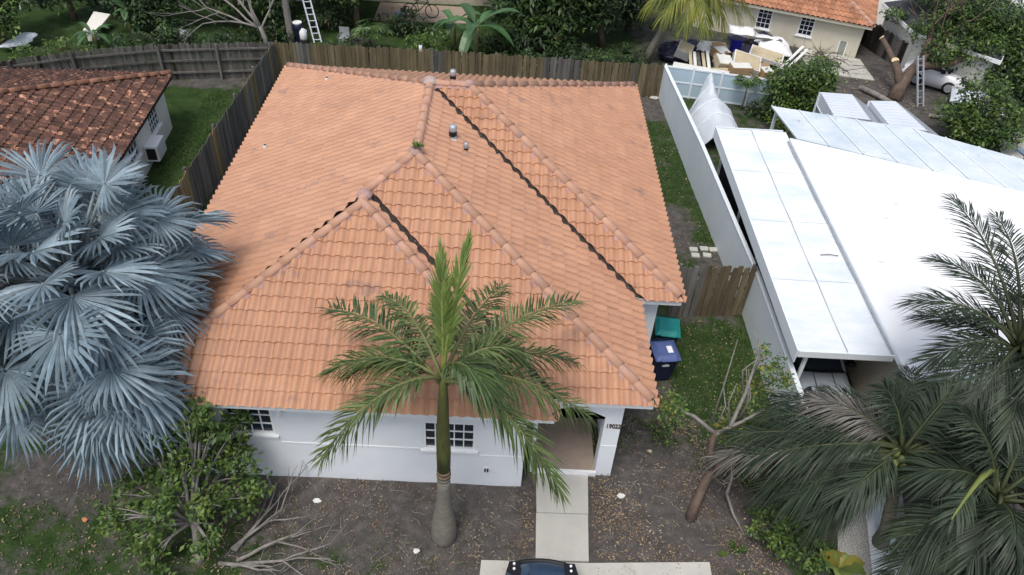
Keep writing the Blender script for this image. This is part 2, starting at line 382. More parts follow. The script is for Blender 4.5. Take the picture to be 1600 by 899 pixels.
# ================================================================== SETTING: ground
import numpy as np
def grass_amount(x, y):
    """1 lawn, 0 bare soil; zones of the real yards"""
    g = .55
    def zone(x0, x1, y0, y1, val, soft=.6):
        nonlocal g
        d = max(x0-x, x-x1, y0-y, y-y1)
        k = min(1, max(0, .5 - d/soft)); g = g*(1-k) + val*k
    zone(-40, 14, 21.2, 60, .8, 1); zone(14, 40, 21.2, 60, .4, 1)                       # yards behind the back fence, extra grass darkening the left for tree shade
    zone(-12, -2.3, 6, 19.6, 1.0)                         # neighbour's lawn on the left
    zone(-12, -2.3, 19.5, 21.2, .35)
    zone(-2.2, .6, 3, 15.5, .28); zone(-2.1, .4, 15.3, 21, .75)
    zone(11.2, 15.2, 6.9, 21.2, .72); zone(12.5, 14.2, 11, 12.6, .15); zone(14.1, 15.2, 7.1, 10.0, .3); zone(12, 15, 19, 21.2, .1)
    zone(13.2, 14.4, 10, 11.6, .22)
    zone(11, 15.2, 1.7, 6.7, .62); zone(13, 15.2, 3.6, 6.2, .85); zone(11, 12.4, 1.3, 4.2, .3)
    zone(-3, 8.9, -1.0, .7, .02); zone(3, 8.9, -3, -.9, .18); zone(3.2, 5.6, -1.9, -1.25, .5, .9); zone(-8, 2.6, -6, -.3, .6, 1.2)
    zone(10.1, 14.3, -1.4, 1.6, .06); zone(11.8, 15.2, .6, 2.2, .3, 1); zone(9, 20, -8, -1.8, .3)
    zone(22.5, 26.5, 19.5, 25, .25, 1); zone(24.6, 29, 23, 30, .04, 1)
    zone(16, 30, -3, 2, .3)
    return g
def nonuni(a, b, st, far):
    r = list(np.arange(a, b + 1e-6, st)); x = st; p = a; left = []
    while p > -far: x *= 1.6; p -= x; left.append(p)
    x = st; p = b; right = []
    while p < far: x *= 1.6; p += x; right.append(p)
    return left[::-1] + r + right
xs, ys = nonuni(-16, 38, .25, 400), nonuni(-6, 38, .25, 400)
nx, ny = len(xs), len(ys)
gv = []; ga = []
rs = random.Random(3)
for y in ys:
    for x in xs:
        gv.append((x, y, (rs.random()-.5)*.035 if -16 < x < 38 and -6 < y < 38 else 0)); ga.append(grass_amount(x, y))
gf = [(j*nx+i, j*nx+i+1, (j+1)*nx+i+1, (j+1)*nx+i) for j in range(ny-1) for i in range(nx-1)]
gm = bpy.data.meshes.new('ground'); gm.from_pydata(gv, [], gf); gm.polygons.foreach_set('use_smooth', [True]*len(gf))
at = gm.attributes.new('grass', 'FLOAT', 'POINT'); at.data.foreach_set('value', ga)
GM = bpy.data.materials.new('soil_and_grass'); GM.use_nodes = True
n, l = GM.node_tree.nodes, GM.node_tree.links
p = n['Principled BSDF']; p.inputs['Roughness'].default_value = .95; p.inputs['Specular IOR Level'].default_value = .1
geo = n.new('ShaderNodeNewGeometry'); av = n.new('ShaderNodeAttribute'); av.attribute_name = 'grass'
def _noise(sc, det=8, ro=.7):
    t = n.new('ShaderNodeTexNoise'); t.inputs['Scale'].default_value = sc; t.inputs['Detail'].default_value = det; t.inputs['Roughness'].default_value = ro
    l.new(geo.outputs['Position'], t.inputs['Vector']); return t.outputs['Fac']
def _ramp(src, stops):
    r = n.new('ShaderNodeValToRGB'); e = r.color_ramp.elements
    while len(e) < len(stops): e.new(.5)
    for k, (q, c) in zip(e, stops): k.position = q; k.color = (*c, 1)
    l.new(src, r.inputs[0]); return r.outputs[0]
soil = _ramp(_noise(3.2), [(.30, (.058, .053, .050)), (.5, (.098, .089, .084)), (.62, (.13, .118, .111)), (.75, (.19, .178, .168))])
turf = _ramp(_noise(2.1), [(.30, (.016, .034, .010)), (.5, (.032, .060, .017)), (.66, (.055, .085, .027)), (.8, (.10, .11, .05))])
ad = n.new('ShaderNodeMath'); ad.operation = 'ADD'; l.new(av.outputs['Fac'], ad.inputs[0])
sub = n.new('ShaderNodeMapRange'); sub.inputs[1].default_value = .25; sub.inputs[2].default_value = .75; sub.inputs[3].default_value = -.55; sub.inputs[4].default_value = .55
l.new(_noise(1.7, 9, .75), sub.inputs[0]); l.new(sub.outputs[0], ad.inputs[1])
ms = n.new('ShaderNodeMapRange'); ms.inputs[1].default_value = .35; ms.inputs[2].default_value = .65; l.new(ad.outputs[0], ms.inputs[0])
mx = n.new('ShaderNodeMix'); mx.data_type = 'RGBA'; l.new(ms.outputs[0], mx.inputs[0]); l.new(soil, mx.inputs[6]); l.new(turf, mx.inputs[7])
l.new(mx.outputs[2], p.inputs['Base Color'])
bp = n.new('ShaderNodeBump'); bp.inputs['Strength'].default_value = .8; bp.inputs['Distance'].default_value = .05
l.new(_noise(22, 6), bp.inputs['Height']); l.new(bp.outputs[0], p.inputs['Normal'])
gm.materials.append(GM)
struct(obj('ground', gm), 'bare soil and patchy grass of the yards')

def slab(name, pts, z0, z1, m, label=None, kind='structure'):
    o = MB().prism([(x, y, z0) for x, y in pts], (0, 0, z1-z0)).build(name, m)
    o['kind'] = kind
    if label: o['label'] = label
    return o
# front walk: two slabs and the edge of the drive
wk = bpy.data.objects.new('walkway', None); COL.objects.link(wk); struct(wk, 'pale concrete walkway from the drive to the porch')
MB().prism([(8.93, -.185, -.02), (10.12, -.165, -.02), (10.17, .93, -.02), (8.92, .95, -.02)], (0, 0, .07)).build('paving_slab', CONC, wk)
MB().prism([(8.90, -1.385, -.02), (10.06, -1.36, -.02), (10.11, -.185, -.02), (8.92, -.205, -.02)], (0, 0, .075)).build('paving_slab', CONC, wk)
slab('driveway', [(7.4, -8), (12.62, -8), (12.73, -1.25), (10.08, -1.4), (8.88, -1.42), (7.72, -1.44)], -.02, .05, CONC, 'pale concrete drive at the end of the walkway')
slab('road', [(33.2, 20), (48, -10), (60, 0), (38.5, 50), (33.5, 38), (35.6, 35.8), (35.2, 31)], -.02, .035, ROAD, 'grey road in the far corner')
slab('sidewalk', [(37.3, 33.4), (38.0, 32.0), (38.6, 32.3), (37.2, 36.9), (36.5, 36.7)], -.02, .06, CONC, 'pale strip of pavement beyond the road')
slab('concrete_drive', [(25.2, 31.5), (28.3, 28.2), (29.6, 31.6), (30.4, 36.5), (26.5, 38)], -.02, .04, CONC, 'pale concrete drive beside the dark shingle roof')
slab('patio', [(22.0, 24.6), (24.95, 24.0), (25.0, 26.3), (22.2, 27.3)], -.02, .045, CONC, 'pale concrete pad along the cream wall')
slab('patio_slab', [(27.0, 14.5), (32, 15.5), (33, 20), (28.6, 19.4)], -.02, .04, CONC, 'pale patio beyond the white roofs')
GRAV = mat('pale_gravel', (.55, .55, .53), (.25, .24, .22), 38, .9, .8, 60, lo=.42, hi=.55)
slab('gravel_bed', [(15.2, -2.6), (16.9, -2.6), (17.9, 1.3), (16.6, 1.3), (15.9, -.2)], -.02, .03, GRAV, 'pale gravel bed under the right palms')
slab('garden_path', [(16.25, -1.6), (17.05, -1.6), (17.2, .2), (17.5, 1.2), (16.9, 1.2), (16.6, -.2)], -.02, .06, PVCW, 'pale concrete path between the palms')
slab('terrace', [(1.0, 27.7), (5.6, 27.9), (5.6, 30), (1.0, 30)], -.02, .06, PORCHF, 'concrete terrace behind the back fence')  # darker paving colour stands in for tree shade on the concrete
slab('carport_floor', [(15.35, .8), (17.55, .8), (17.55, 13.5), (15.35, 13.5)], -.02, .03, CONC, 'concrete floor under the white panel roof')

# ================================================================== MAIN HOUSE
W1, W2, D, OFF, XA, SL, YW, HE = 11.212, 12.314, 15.513, .519, 9.092, .4259, 3.91, 3.1
H = wthing('house', 'white stucco house under a large salmon terracotta hip roof', 'house', (5.6, 8, 0))
def hb(mb, name, m, smooth=False, label=None):
    return mb.build(name, m, H, smooth, label)
wx = XA - .528
A_ = (W1/2, OFF+W1/2, HE+SL*W1/2); C_ = (W1/2, D-W1/2, A_[2]); E_ = (W2-W1/2, D-W1/2, A_[2])
B_ = (XA/2, XA/2, HE+SL*XA/2); P_ = (XA/2, XA/2+OFF, B_[2])
FL, FRs, FRi, FR = (0, 0, HE), (XA, 0, HE), (XA, OFF, HE), (W1, OFF, HE)
WI, WF, RR, RL = (W1, YW, HE), (W2, YW, HE), (W2, D, HE), (0, D, HE)
planes = [([FL, FRs, B_], {}), ([FRs, FRi, P_, B_], {2: .0, 1: .08}), ([FRi, FR, A_, P_], {3: .10}),
          ([FR, WI, C_, A_], {1: .09}), ([WI, WF, E_, C_], {3: .09}), ([WF, RR, E_], {}), ([RR, RL, C_, E_], {}), ([RL, FL, A_, C_], {})]
dk = MB()
for pl, _ in planes: dk.poly(pl)
dk.poly([(x, y, HE-.02) for x, y, z in (FL, RL, RR, WF, WI, FR, FRi, FRs)])
ROOF = hb(dk, 'roof', DECK)
tf = TileField(.24, .357)
for pl, sh in planes: tf.plane(pl, {k: v for k, v in sh.items() if k})
tf.finish(ROOF, TILE)
CAP = cap_mesh(.54, .118, .102, RIDGE)
CAP2 = cap_mesh(.40, .105, .085, RIDGE)
for a, b in ((FL, B_), (FRs, B_), (FR, A_), (RL, C_), (RR, E_), (WF, E_), (P_, A_), (B_, P_), (A_, C_), (C_, E_)):
    a, b = Vector(a), Vector(b)
    ridge_line(ROOF, a + (b-a)*.012, b, CAP, .48, MORTAR, up=.072, w=.15)
def valley(a, b):
    a, b = Vector(a), Vector(b); d = (b-a); L = d.length; d /= L; y = Vector((0,0,1)).cross(d).normalized()
    mb = MB(); k = int(L/.1); vs = []
    for i in range(k+1):
        p = a + d*(L*i/k); w_ = .085 + U(-.02, .02)
        vs += [p - y*w_ + Vector((0,0,.045)), p + Vector((0,0,.02+U(0, .03))), p + y*w_ + Vector((0,0,.045))]
    for i in range(k): mb_f = [(3*i, 3*i+3, 3*i+4, 3*i+1), (3*i+1, 3*i+4, 3*i+5, 3*i+2)]; mb.f += mb_f
    mb.v = [tuple(v) for v in vs]; mb.m = [0]*len(mb.f)
    mb.build('valley_flashing', VALLEY, ROOF, True)
valley(Vector(FRi) + Vector((-.05, .05, .0)), P_); valley(WI, C_)
# lumps of mortar at the peaks, a weed growing on one
def lump(p, r):
    mb = MB(); vs = []; n_ = 9
    for j in range(4):
        for k in range(n_):
            a = 2*math.pi*k/n_; q = r*math.cos(j/3*1.35)*U(.85, 1.15)
            vs.append((p[0]+q*math.cos(a), p[1]+q*math.sin(a), p[2]+.10+r*.7*math.sin(j/3*1.5)))
    fs = [(j*n_+k, j*n_+(k+1)%n_, (j+1)*n_+(k+1)%n_, (j+1)*n_+k) for j in range(3) for k in range(n_)] + [tuple(range(3*n_, 4*n_))]
    mb.add(vs, fs).build('mortar', MORTAR if r < .2 else mat('pale_mortar', (.46, .38, .35), (.36, .28, .26), 8, .9, .4), ROOF, True)
lump(A_, .17); lump(C_, .205); lump(E_, .16); lump(((B_[0]+P_[0])/2, (B_[1]+P_[1])/2, B_[2]), .19)
# walls
wl, pw = 10.715, .965
mb = MB(); wall(mb, (.53, .528), (wx, .528), -.05, 2.98, .2, [(1.47, 2.49, 1.52, 2.45), (5.77, 6.92, 1.27, 2.2)]); hb(mb, 'wall', STUCCO, label='front wall with two gridded windows')
mb = MB(); wall(mb, (wx, .53), (wx, 3.0), -.05, 2.98, .2); hb(mb, 'wall', STUCCO)
hb(MB().box(wx+.201, wx+.28, pw+.001, pw+.3, -.04, 2.98), 'wall', STUCCO)
# porch front with an arched opening
px0, px1 = wx+.28, 10.33
hb(MB().box(px1, wl, pw, pw+.32, -.05, 2.98), 'pillar', STUCCO)
arch = [(px0+.001, pw+.004, 2.98), (px0+.001, pw+.004, 2.05)]
for k in range(13):
    t = k/12; arch.append((px0 + (px1-px0)*t, pw+.004, 2.12 + .26*math.sin(math.pi*t)))
arch += [(px1-.001, pw+.004, 2.05), (px1-.001, pw+.004, 2.98)]
hb(MB().prism(arch[::-1], (0, .31, 0)), 'arch', STUCCO)
hb(MB().box(px0+.001, px1-.001, pw+.02, 3.0, -.05, .135), 'porch_floor', PORCHF)
hb(MB().box(px0-.02, px1+.02, pw-.055, pw+.018, -.05, .15), 'step', WTRIM)
mb = MB(); wall(mb, (px0-.07, 3.0), (wl, 3.0), .0, 2.98, .2, [(.35, 1.3, .14, 2.25)]); hb(mb, 'wall', STUCCO)
dr = hb(MB().box(px0+.30, px0+1.21, 3.06, 3.12, .145, 2.24), 'door', WTRIM)
dm = MB()
for i in range(2):
    for j in range(3): dm.box(px0+.37+i*.40, px0+.37+i*.40+.34, 3.045, 3.058, .3+j*.64, .3+j*.64+.52)
dm.build('door_panel', WTRIM, dr); MB().tube([(px0+1.1, 3.06, 1.1), (px0+1.1, 2.99, 1.1)], .03).build('handle', PIPE, dr)
mb = MB(); wall(mb, (wl, pw+.321), (wl, 4.3), -.05, 2.98, .2); hb(mb, 'wall', STUCCO)
mb = MB(); wall(mb, (wl-.2, 4.3), (11.85, 4.3), -.05, 2.98, .2, [(.75, 1.1, 1.6, 2.3)]); hb(mb, 'wall', STUCCO, label='short wall of the right wing behind the carts')
mb = MB(); wall(mb, (11.85, 4.301), (11.85, D-.5), -.05, 2.98, .2); hb(mb, 'wall', STUCCO)
mb = MB(); wall(mb, (11.85-.2, D-.5), (.53, D-.5), -.05, 2.98, .2); hb(mb, 'wall', STUCCO)
mb = MB(); wall(mb, (.53, D-.7), (.53, .73), -.05, 2.98, .2); hb(mb, 'wall', STUCCO)
# fascia boards and the raised stucco band
loop = [FL, FRs, FRi, FR, WI, WF, RR, RL]
ins = [(.02, .02), (XA-.02, .02), (XA-.02, OFF+.02), (W1-.02, OFF+.02), (W1-.02, YW+.02), (W2-.02, YW+.02), (W2-.02, D-.02), (.02, D-.02)]
for i in range(8): hb(MB().obox(ins[i], ins[(i+1) % 8], .025 + .002*(i % 2), HE-.14, HE+.01), 'fascia', WTRIM)
sm = MB()
sm.poly([(x, y, HE-.12) for x, y in ins]); hb(sm, 'soffit', WTRIM)
for x0, x1, z in ((3.12, 6.2, 1.27), (7.56, wx-.01, 1.12)): hb(MB().box(x0, x1, .515, .527, z-.02, z+.02), 'wall_band', WTRIM)
hb(MB().box(px1+.002, wl-.002, pw-.012, pw-.001, 1.10, 1.135), 'wall_band', WTRIM)
for args in (((.53, .528), (1, 0), 1.47, 2.49, 1.52, 2.45, 4, 3), ((.53, .528), (1, 0), 5.77, 6.92, 1.27, 2.2, 5, 3), ((wl-.2, 4.3), (1, 0), .75, 1.1, 1.6, 2.3, 1, 2)):
    window(H, *args)
lf = hb(MB().tube([(3.21, .525, 2.36), (3.21, .44, 2.36)], [.05, .065], 10), 'wall_light', WTRIM)
MB().tube([(3.21, .44, 2.34), (3.21, .40, 2.30)], [.045, .02], 8).build('bulb', LAMP, lf)
hv = hb(MB().tube([(7.73, .526, .64), (7.73, .515, .64)], .085, 14), 'tap_plate', WTRIM)
MB().tube([(7.70, .514, .65), (7.70, .46, .60)], .022, 6).tube([(7.76, .514, .65), (7.76, .46, .60)], .022, 6).build('tap', BLACK, hv)
tc = bpy.data.curves.new('house_number', 'FONT'); tc.body = '19022'; tc.size = .225; tc.extrude = .008; tc.offset = .004; tc.space_character = 1.02
tc.materials.append(BRONZE); to = bpy.data.objects.new('house_number', tc); COL.objects.link(to); to.parent = H; to.matrix_parent_inverse = WORLD[H.name]
to.location = (10.375, pw-.012, 1.77); to.rotation_euler = (R(90), 0, 0); to.scale = (.60, .88, 1)
bpy.context.view_layer.update()
tme = bpy.data.meshes.new_from_object(to); tmx = to.matrix_basis.copy(); bpy.data.objects.remove(to)
to = obj('house_number', tme, H); to.matrix_basis = tmx
# vents and pipes through the roof
def roof_z(x, y):
    return HE + SL*max(min(x, W1-x, y-OFF, D-y), min(x, y, XA-x, W1/2), min(W2-x, y-YW, D-y, x))
def hood_pipe(x, y, h, r):
    z = roof_z(x, y); o = MB().tube([(x, y, z-.1), (x, y, z+.05), (x, y, z+.051), (x, y, z+h)], [r*1.5, r*1.3, r, r], 12).build('vent_pipe', PIPE, ROOF, True)
    MB().tube([(x, y, z+h*.86), (x, y, z+h*1.0), (x, y, z+h+.10), (x, y, z+h+.14)], [r*1.25, r*1.3, r*1.25, r*.9], 12).build('vent_cap', METALG, o, True)
    MB().tube([(x, y-.02, z+h*.5), (x, y-.02, z+h*.855)], [r*1.25, r*1.25], 12).build('vent_screen', BLACK, o)
hood_pipe(6.42, 7.55, .30, .085); hood_pipe(6.15, 11.2, .30, .075)
hood_pipe(6.78, 7.3, .10, .05)
for x, y in ((4.93, 13.6), (2.0, 12.8), (.85, 9.3)):
    z = roof_z(x, y); o = MB().tube([(x, y, z-.05), (x, y, z+.16)], .055, 10).build('vent_pipe', PIPE, ROOF, True)
    MB().tube([(x, y, z+.161), (x, y, z+.168)], .040, 10).build('pipe_mouth', BLACK, o)
# weed and fallen bits on the roof
wd = MB()
for k in range(26):
    a = U(0, 6.28); r = U(.03, .2); h = U(.02, .14); p = Vector((A_[0]+.08+.1*math.cos(a)*.3, A_[1]-.02, A_[2]+.24)); q = p + Vector((r*math.cos(a), r*math.sin(a), h)); s_ = Vector((-math.sin(a), math.cos(a), 0))*.03
    wd.add([p, (p+q)/2 + s_, q, (p+q)/2 - s_], [(0, 1, 2, 3)])
tag(wd.build('weed', LEAFL), 'tiny green weed sprouting on the roof peak', 'weed')

# ================================================================== FENCES
def picket_fence(name, label, pts, hs, pw_, mats, post_every=2.4, rail_side=0.06, gap=.012, group='wooden picket fences', rails=True, jit=.05):
    """pts: plan polyline; hs: height at each point; every board is a part"""
    F = wthing(name, label, 'fence', (*pts[0], 0), group)
    shapes = []
    for k in range(5):
        mb = MB(); c = U(.01, .03); hw = pw_/2 - gap/2; t = .02; e = [U(-.02, .02) for _ in range(3)]
        mb.prism([(-hw, 0, 0), (hw, 0, 0), (hw, 0, 1-c+e[0]*.5), (hw*.5, 0, 1+e[1]*.5), (-hw*.5, 0, 1+e[2]*.5), (-hw, 0, 1-c)], (0, t, 0))
        shapes.append([mb.mesh('picket', m) for m in mats])
    for (a, b), (ha, hb_) in zip(zip(pts, pts[1:]), zip(hs, hs[1:])):
        a, b = Vector((*a, 0)), Vector((*b, 0)); L = (b-a).length; d = (b-a)/L; nrm = Vector((-d.y, d.x, 0)); ang = math.atan2(d.y, d.x)
        k = max(1, round(L/pw_)); run = 0
        for i in range(k):
            t = (i+.5)/k; h = (ha + (hb_-ha)*t)*(1 + U(-jit, jit)*.6)
            if run <= 0: mi = random.choices(range(len(mats)), [.7] + [.3/max(1, len(mats)-1)]*(len(mats)-1))[0]; run = random.randint(1, 5)
            run -= 1
            o = obj('picket', random.choice(shapes)[mi], F)
            o.matrix_basis = Matrix.Translation(a + d*L*t + nrm*U(-.008, .008)) @ Matrix.Rotation(ang + U(-.03, .03), 4, 'Z') @ Matrix.Rotation(U(-.02, .02), 4, 'Y') @ Matrix.Diagonal((1, 1, h, 1))
        if rails:
            for z in (.22, .55, .85): MB().bar(a + nrm*rail_side + Vector((0,0,ha*z)), b + nrm*rail_side + Vector((0,0,hb_*z)), .04, .08).build('rail', mats[0], F)
            q = max(1, round(L/post_every))
            for i in range(q+1):
                c = a + d*L*min(.995, max(.005, i/q)) + nrm*(rail_side + (.07 if rail_side > 0 else -.07)); h = ha + (hb_-ha)*i/q
                MB().box(c.x-.045, c.x+.045, c.y-.045, c.y+.045, 0, h*1.0).build('post', mats[-1], F)
    return F
picket_fence('picket_fence', 'long weathered brown picket fence behind the salmon tile roof', [(-2.05, 21.0), (4.5, 21.0), (10, 21.0), (14.42, 21.02)], [1.56, 1.6, 1.54, 1.52], .145, [WOOD, WOOD, GREYWOOD])
picket_fence('picket_fence', 'dark grey picket fence behind the mossy brown roof on the left', [(-13.5, 16.9), (-9.6, 19.0), (-6.6, 20.1), (-2.1, 21.0)], [1.55, 1.55, 1.56, 1.56], .14, [GREYWOOD, DARKWOOD, GREYWOOD], rail_side=-.06)
picket_fence('picket_fence', 'picket fence between the left lawn and the salmon roof, ochre at its near end', [(-2.1, 20.9), (-2.2, 13.6), (-2.25, 10.8)], [1.56, 1.72, 1.72], .13, [GREYWOOD, OCHREWOOD, GREYWOOD], rail_side=-.06)
picket_fence('picket_fence', 'ochre stretch of side fence nearest the silver palm', [(-2.25, 10.78), (-2.3, 8.6)], [1.72, 1.76], .13, [OCHREWOOD, OCHREWOOD, GREYWOOD], rail_side=-.06)
picket_fence('side_gate_fence', 'short weathered board fence joining the house to the pale wall', [(12.95, 6.75), (15.16, 7.02)], [1.95, 1.85], .185, [WOOD, DARKWOOD, GREYWOOD], group='wooden picket fences', rail_side=.06, gap=.02)
picket_fence('picket_fence', 'dark broken fence beside the cream house corner', [(25.2, 30.2), (25.9, 27.6), (26.7, 25.2)], [1.3, 1.3, 1.3], .13, [DARKWOOD, DARKWOOD, GREYWOOD])
BW = wthing('boundary_wall', 'long smooth pale wall between the grass strip and the white roofs', 'wall', (15, 9, 0))
for a, b, ha, hb_ in (((14.45, 21.2), (14.8, 14.1), 1.45, 1.72), ((14.8, 14.1), (15.1, 9.4), 1.72, 1.62), ((15.1, 9.4), (15.24, 7.0), 1.62, 1.62), ((15.24, 7.0), (15.26, .6), 1.62, 1.66)):
    MB().obox(a, b, .10, -.05, ha, -.05, hb_).build('panel', WALLPAINT, BW)
    MB().obox(a, b, .13, ha+.001, ha+.035, hb_+.001, hb_+.035).build('coping', PVCW, BW)
PF = wthing('panel_fence', 'pale blue panel fence with white rails behind the tarp tent', 'fence', (16.8, 20.8, 0))
pf0, pf1 = Vector((14.55, 21.35)), Vector((19.3, 20.5)); q = (pf1-pf0)
for i in range(4):
    a = pf0 + q*(i/4); b = pf0 + q*((i+1)/4)
    MB().obox(a, b, .03, .02, 1.34).build('panel', PVC, PF)
    for z in (.03, .66, 1.30): MB().obox(a, b, .07, z, z+.06).build('rail', PVCW, PF)
    MB().obox(a - q*.008, a + q*.008, .10, 0, 1.42).build('post', PVCW, PF)
MB().obox(pf1 - q*.008, pf1 + q*.008, .10, 0, 1.42).build('post', PVCW, PF)

# ================================================================== LEFT NEIGHBOUR
N = wthing('house', 'neighbour house with blackened brown tile roof on the left', 'house', (-4.73, 16.6, 0))
N.rotation_euler = (0, 0, R(4))
NE = 1.98; ex = -4.73; ny0, ny1 = 3.0, 16.6; nw = 10.0
def npt(x, y, h): return (x, y, NE + h*.28)
NRR, NFR = npt(ex, ny1, 0), npt(ex, ny0, 0); NRL, NFL = npt(ex-nw, ny1, 0), npt(ex-nw, ny0, 0)
NA, NB = npt(ex-nw/2, ny1-nw/2, nw/2), npt(ex-nw/2, ny0+nw/2, nw/2)
nd = MB()
npl = [[NFR, NRR, NA, NB], [NRR, NRL, NA], [NRL, NFL, NB, NA], [NFL, NFR, NB]]
for pl in npl: nd.poly(pl)
NROOF = nd.build('roof', DECK, N)
tf = TileField(.215, .34, hgt=.07, lift=.035, lip=.045)
for pl in npl[:2]: tf.plane(pl)
tf.finish(NROOF, OLDTILE)
OC = cap_mesh(.44, .12, .10, OLDRIDGE)
for a, b in ((NRR, NA), (NFR, NB), (NA, NB)): ridge_line(NROOF, a, b, OC, .42, None, up=.10)
wxn = -5.0
mb = MB(); wall(mb, (wxn, 4), (wxn, 16.2), -.05, NE-.03, .2, [(8.0, 8.9, .85, 1.75), (10.2, 11.2, .75, 1.75)]); mb.build('wall', NBWALL, N)
mb = MB(); wall(mb, (wxn-.2, 16.2), (-14, 16.2), -.05, NE-.03, .2); mb.build('wall', NBWALL, N)
MB().obox((ex+.01, ny0), (ex+.01, ny1), .03, NE-.12, NE+.02).build('fascia', DARKWOOD, N)
MB().poly([(x, y, NE-.05) for x, y in ((ex, ny0), (ex, ny1), (ex-.6, ny1), (ex-.6, ny0))]).build('soffit', NBWALL, N)
window(N, (wxn, 4), (0, 1), 10.2, 11.2, .75, 1.75, 4, 4); window(N, (wxn, 4), (0, 1), 8.0, 8.9, .85, 1.75, 3, 3)
ac = wthing('air_conditioner', 'white box air conditioner on the left neighbour wall', 'air conditioner', (-4.73, 16.6, 0)); ac.rotation_euler = (0, 0, R(4))
MB().box(-4.99, -4.55, 13.2, 14.05, .35, .92).build('case', WTRIM, ac)
for k in range(6): MB().box(-4.549, -4.538, 13.26, 13.99, .42+k*.08, .445+k*.08).build('slat', METALG, ac)
MB().box(-4.93, -4.61, 13.185, 13.199, .42, .85).build('side_grille', BLACK, ac)

# ================================================================== RIGHT NEIGHBOUR: white roofs
RN = wthing('white_roofed_house', 'neighbour building under a wide bare white roof on the right', 'house', (20, 7, 0))
rt_ = [(17.46, 2.2), (27, 2.75), (27, 9.5), (22.79, 11.14), (17.48, 13.22)]
mb = MB(); mb.prism([(x, y, 2.50) for x, y in rt_], (0, 0, .13)); mb.build('roof', WROOF, RN)
for i in range(len(rt_)): MB().obox(rt_[i], rt_[(i+1) % len(rt_)], .05, 2.46+.004*i, 2.635+.002*i).build('roof_edge', PVCW, RN)
rng = random.Random(5)
for k in range(9):
    x, y = rng.uniform(18.2, 24), rng.uniform(3.5, 10); a = rng.uniform(0, 3)
    MB().bar((x, y, 2.637), (x+.14*math.cos(a), y+.14*math.sin(a), 2.637), .07, .014).build('roof_patch', ALU, RN)
mb = MB(); wall(mb, (17.7, 2.75), (27, 3.0), 0, 2.55, .2, [(2.2, 4.6, .5, 2.2)]); mb.build('wall', BEIGE, RN)
window(RN, (17.7, 2.75), (.9996, .0269), 2.2, 4.6, .5, 2.2, 3, 2, glass=PANEDARK)
mb = MB(); wall(mb, (17.7, 13.0), (17.7, 2.75), 0, 2.55, .2); mb.build('wall', BEIGE, RN)
CP = wthing('carport', 'long white panel carport roof along the pale wall', 'carport', (16.4, 8, 0))
for i in range(2):
    for j in range(4):
        x0, x1 = 15.12 + i*1.22, 15.12 + (i+1)*1.22 - .012; y0, y1 = 3.02 + j*2.73, 3.02 + (j+1)*2.73 - .012
        pb = MB(); ns = 8
        for k in range(ns):
            ya, yb = y0 + (y1-y0)*k/ns, y0 + (y1-y0)*(k+1)/ns
            sag = lambda yy: -.025*math.sin(math.pi*(yy-y0)/(y1-y0))
            pb.add([(x0, ya, 2.5+sag(ya)), (x1, ya, 2.48+sag(ya)), (x1, yb, 2.48+sag(yb)), (x0, yb, 2.5+sag(yb))], [(0, 1, 2, 3)])
        for k in range(1, 14):
            yy = y0 + (y1-y0)*k/14; pb.bar((x0+.02, yy, 2.495-.025*math.sin(math.pi*k/14)), (x1-.02, yy, 2.478-.025*math.sin(math.pi*k/14)), .02, .014)
        pb.build('roof_panel', PANROOF, CP)
MB().box(15.14, 17.44, 3.06, 13.9, 2.36, 2.44).build('ceiling', PVCW, CP)
for j in range(5): MB().box(15.08, 15.115, 3.0+j*2.2, 3.0+(j+1)*2.2-.015, 2.12, 2.53).build('fascia', PVCW, CP)
MB().box(15.12, 17.45, 2.965, 3.015, 2.34, 2.53).build('front_beam', PVCW, CP); MB().box(15.12, 17.45, 13.95, 13.99, 2.34, 2.52).build('rear_beam', PVCW, CP)
MB().box(17.40, 17.43, 3.02, 13.2, 2.50, 2.55).build('gutter', METALG, CP)
for y in (3.2, 5.6, 8.0, 10.4, 13.6): MB().box(15.42, 15.5, y-.04, y+.04, 0, 2.35).build('post', PVCW, CP)
MB().box(15.5, 15.54, 3.3, 13.6, .0, 2.0).build('gap_shade_sheet', DARK, CP)  # black sheet added as the shade in the gap under the carport
MB().tube([(16.75, 6.9, 2.51), (17.0, 6.93, 2.52), (17.25, 6.9, 2.51)], .012, 5).build('twig', BARK, CP)
LW = wthing('low_wall', 'low white wall closing the front of the carport', 'wall', (16.5, .9, 0))
MB().box(15.34, 17.9, 1.6, 1.74, -.02, .55).build('panel', PVCW, LW); MB().box(15.33, 17.91, 1.585, 1.755, .551, .60).build('coping', WTRIM, LW)
PR = wthing('patio_roof', 'white seamed patio roof behind the carport, stained at its edges', 'roof', (21, 14, 0))
pq = [(17.55, 16.0), (24.6, 13.9), (27.0, 11.9), (27.0, 9.9), (22.8, 11.5), (17.80, 13.6)]
bA, bB, bC = Vector((17.55, 16.0)), Vector((22.4, 14.85)), Vector((26.2, 12.7)); fA, fB, fC = Vector((17.80, 13.45)), Vector((22.9, 11.35)), Vector((27, 9.7))
for s0, s1, t0, t1, k in ((bA, bB, fA, fB, 5), (bB, bC, fB, fC, 4)):
    for i in range(k):
        a, b = s0 + (s1-s0)*(i/k), s0 + (s1-s0)*((i+1)/k - .006); c, d_ = t0 + (t1-t0)*((i+1)/k - .006), t0 + (t1-t0)*(i/k)
        MB().prism([(*d_, 2.47), (*c, 2.47), (*b, 2.36), (*a, 2.36)], (0, 0, .06)).build('roof_panel', STAINROOF, PR)
        MB().bar((*a, 2.435), (*d_, 2.545), .035, .03).build('seam', PVCW, PR)
for p_ in ((17.75, 15.85), (20.3, 15.2), (23.2, 14.2)): MB().box(p_[0]-.05, p_[0]+.05, p_[1]-.05, p_[1]+.05, 0, 2.36).build('post', PVCW, PR)
